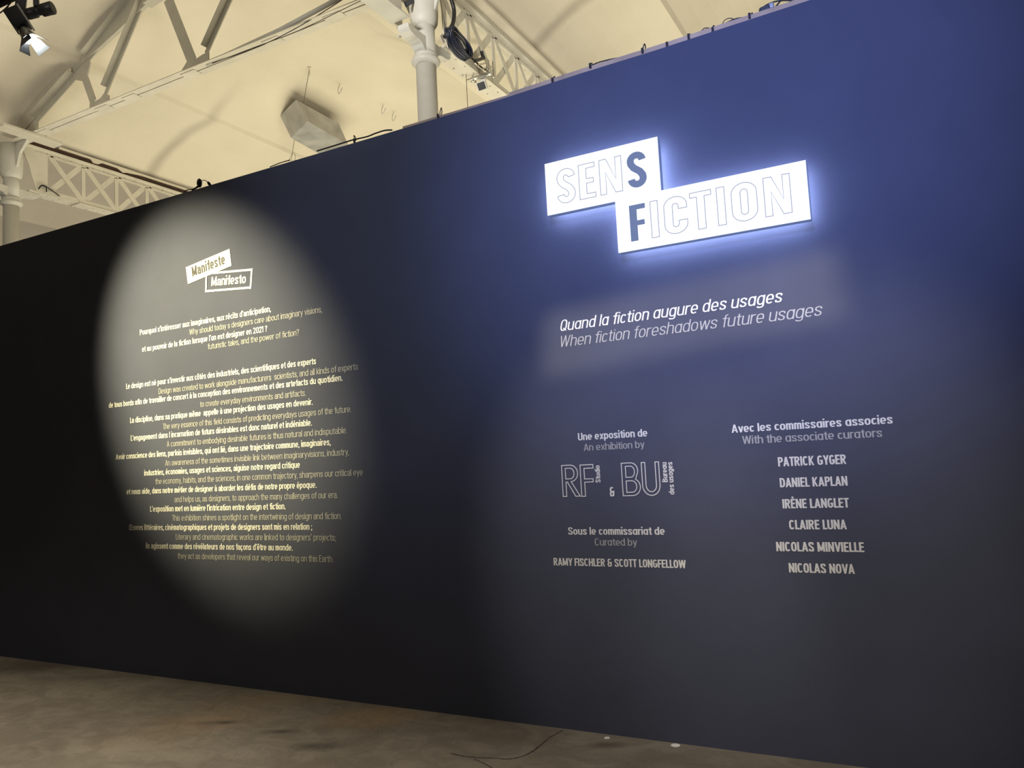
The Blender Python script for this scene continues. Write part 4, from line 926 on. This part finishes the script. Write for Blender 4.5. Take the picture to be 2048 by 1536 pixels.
for x, z in ((xa+.12, zm+.15), (xb_-.12, zm+.15), (xc+.1, zm-.15), (xd-.1, zm-.15), ((xc+xd)/2, zm-.15)):
    MB().lathe((x, YF+.052, z), [(.012, 0), (.012, DW-YF-.052)], 10, (0, 1, 0)).build('standoff', M_STEEL, sg)
def sl(ch, x0, x1, row, fill=False):
    if row == 0: zlo, zhi = Sg(0, 0), Sg(0, 0)
    base, top = (ZL1, ZH1) if row == 0 else (ZL2, ZH2)
    w0, loops = glyph(ch); a_ = Sg(*x0).x; b_ = Sg(*x1).x
    lp = put_loops(loops, Vector((a_, YF, base)), b_-a_, top-base, w0, YF-.002)
    if fill: o_ = solid([[p+Vector((0, .001, 0)) for p in l_] for l_ in lp], .004, 'letter', M_LETTER, sg); o_['label'] = 'solid blue-grey letter'
    else: outline(lp, .0042, 'letter', M_LINE, sg)
ZL1 = Sg(335, 527).z; ZH1 = Sg(325, 300).z
ZL2 = (Sg(1560, 638).z+Sg(820, 780).z)/2; ZH2 = (Sg(1545, 380).z+Sg(795, 545).z)/2
sl('S', (180, 430), (296, 400), 0); sl('E', (325, 415), (430, 400), 0); sl('N', (462, 390), (606, 350), 0); sl('S', (643, 330), (768, 320), 0, True)
sl('F', (662, 690), (766, 670), 1, True); sl('I', (800, 660), (848, 660), 1); sl('C', (888, 640), (1038, 600), 1); sl('T', (1060, 590), (1200, 560), 1)
sl('I', (1237, 560), (1289, 560), 1); sl('O', (1332, 540), (1500, 520), 1); sl('N', (1548, 510), (1722, 480), 1)

# ================================================================== FLOOR DETAILS
fl_ = bpy.data.objects['floor']
def crack(pts, wd):
    P = smoothpts([onZ(x, y, .0012) for x, y in pts], 5); mb = MB(); n = len(P)
    for i, p in enumerate(P):
        d = P[min(i+1, n-1)]-P[max(i-1, 0)]; nn = Vector((-d.y, d.x, 0)).normalized(); w_ = wd*(.5+.8*random.random())*(1 if 0 < i < n-1 else .2)
        mb.v += [p+nn*w_/2, p-nn*w_/2]
    mb.f += [(2*i, 2*i+1, 2*i+3, 2*i+2) for i in range(n-1)]
    return mb.build('crack', M_CRACK, fl_)
M_CRACK = mat('dark_crack_dirt', (.045, .038, .03), .9, 0, .3, 30)
crack([(1128, 1458.5), (1112, 1468), (1099, 1475), (1081, 1490), (1064, 1503), (1043, 1513), (1017, 1518), (987, 1516), (958, 1515), (926, 1512), (900, 1506)], .010)
crack([(946, 1517), (962, 1524), (976, 1531), (990, 1540)], .007)
for (px, py), lab, r_ in (((1214, 1475.6), 'small round white sticker on the concrete close to the wall foot, left one', .016), ((1351, 1490.5), 'slightly larger white sticker on the concrete by the wall foot, right one', .024)):
    p = onZ(px, py, .001)
    tag(MB().lathe((p.x, p.y, 0), [(r_, 0), (r_, .0015), (r_*.9, .002)], 14).build('floor_sticker', M_MARK), lab, 'sticker', 'stickers on the floor')
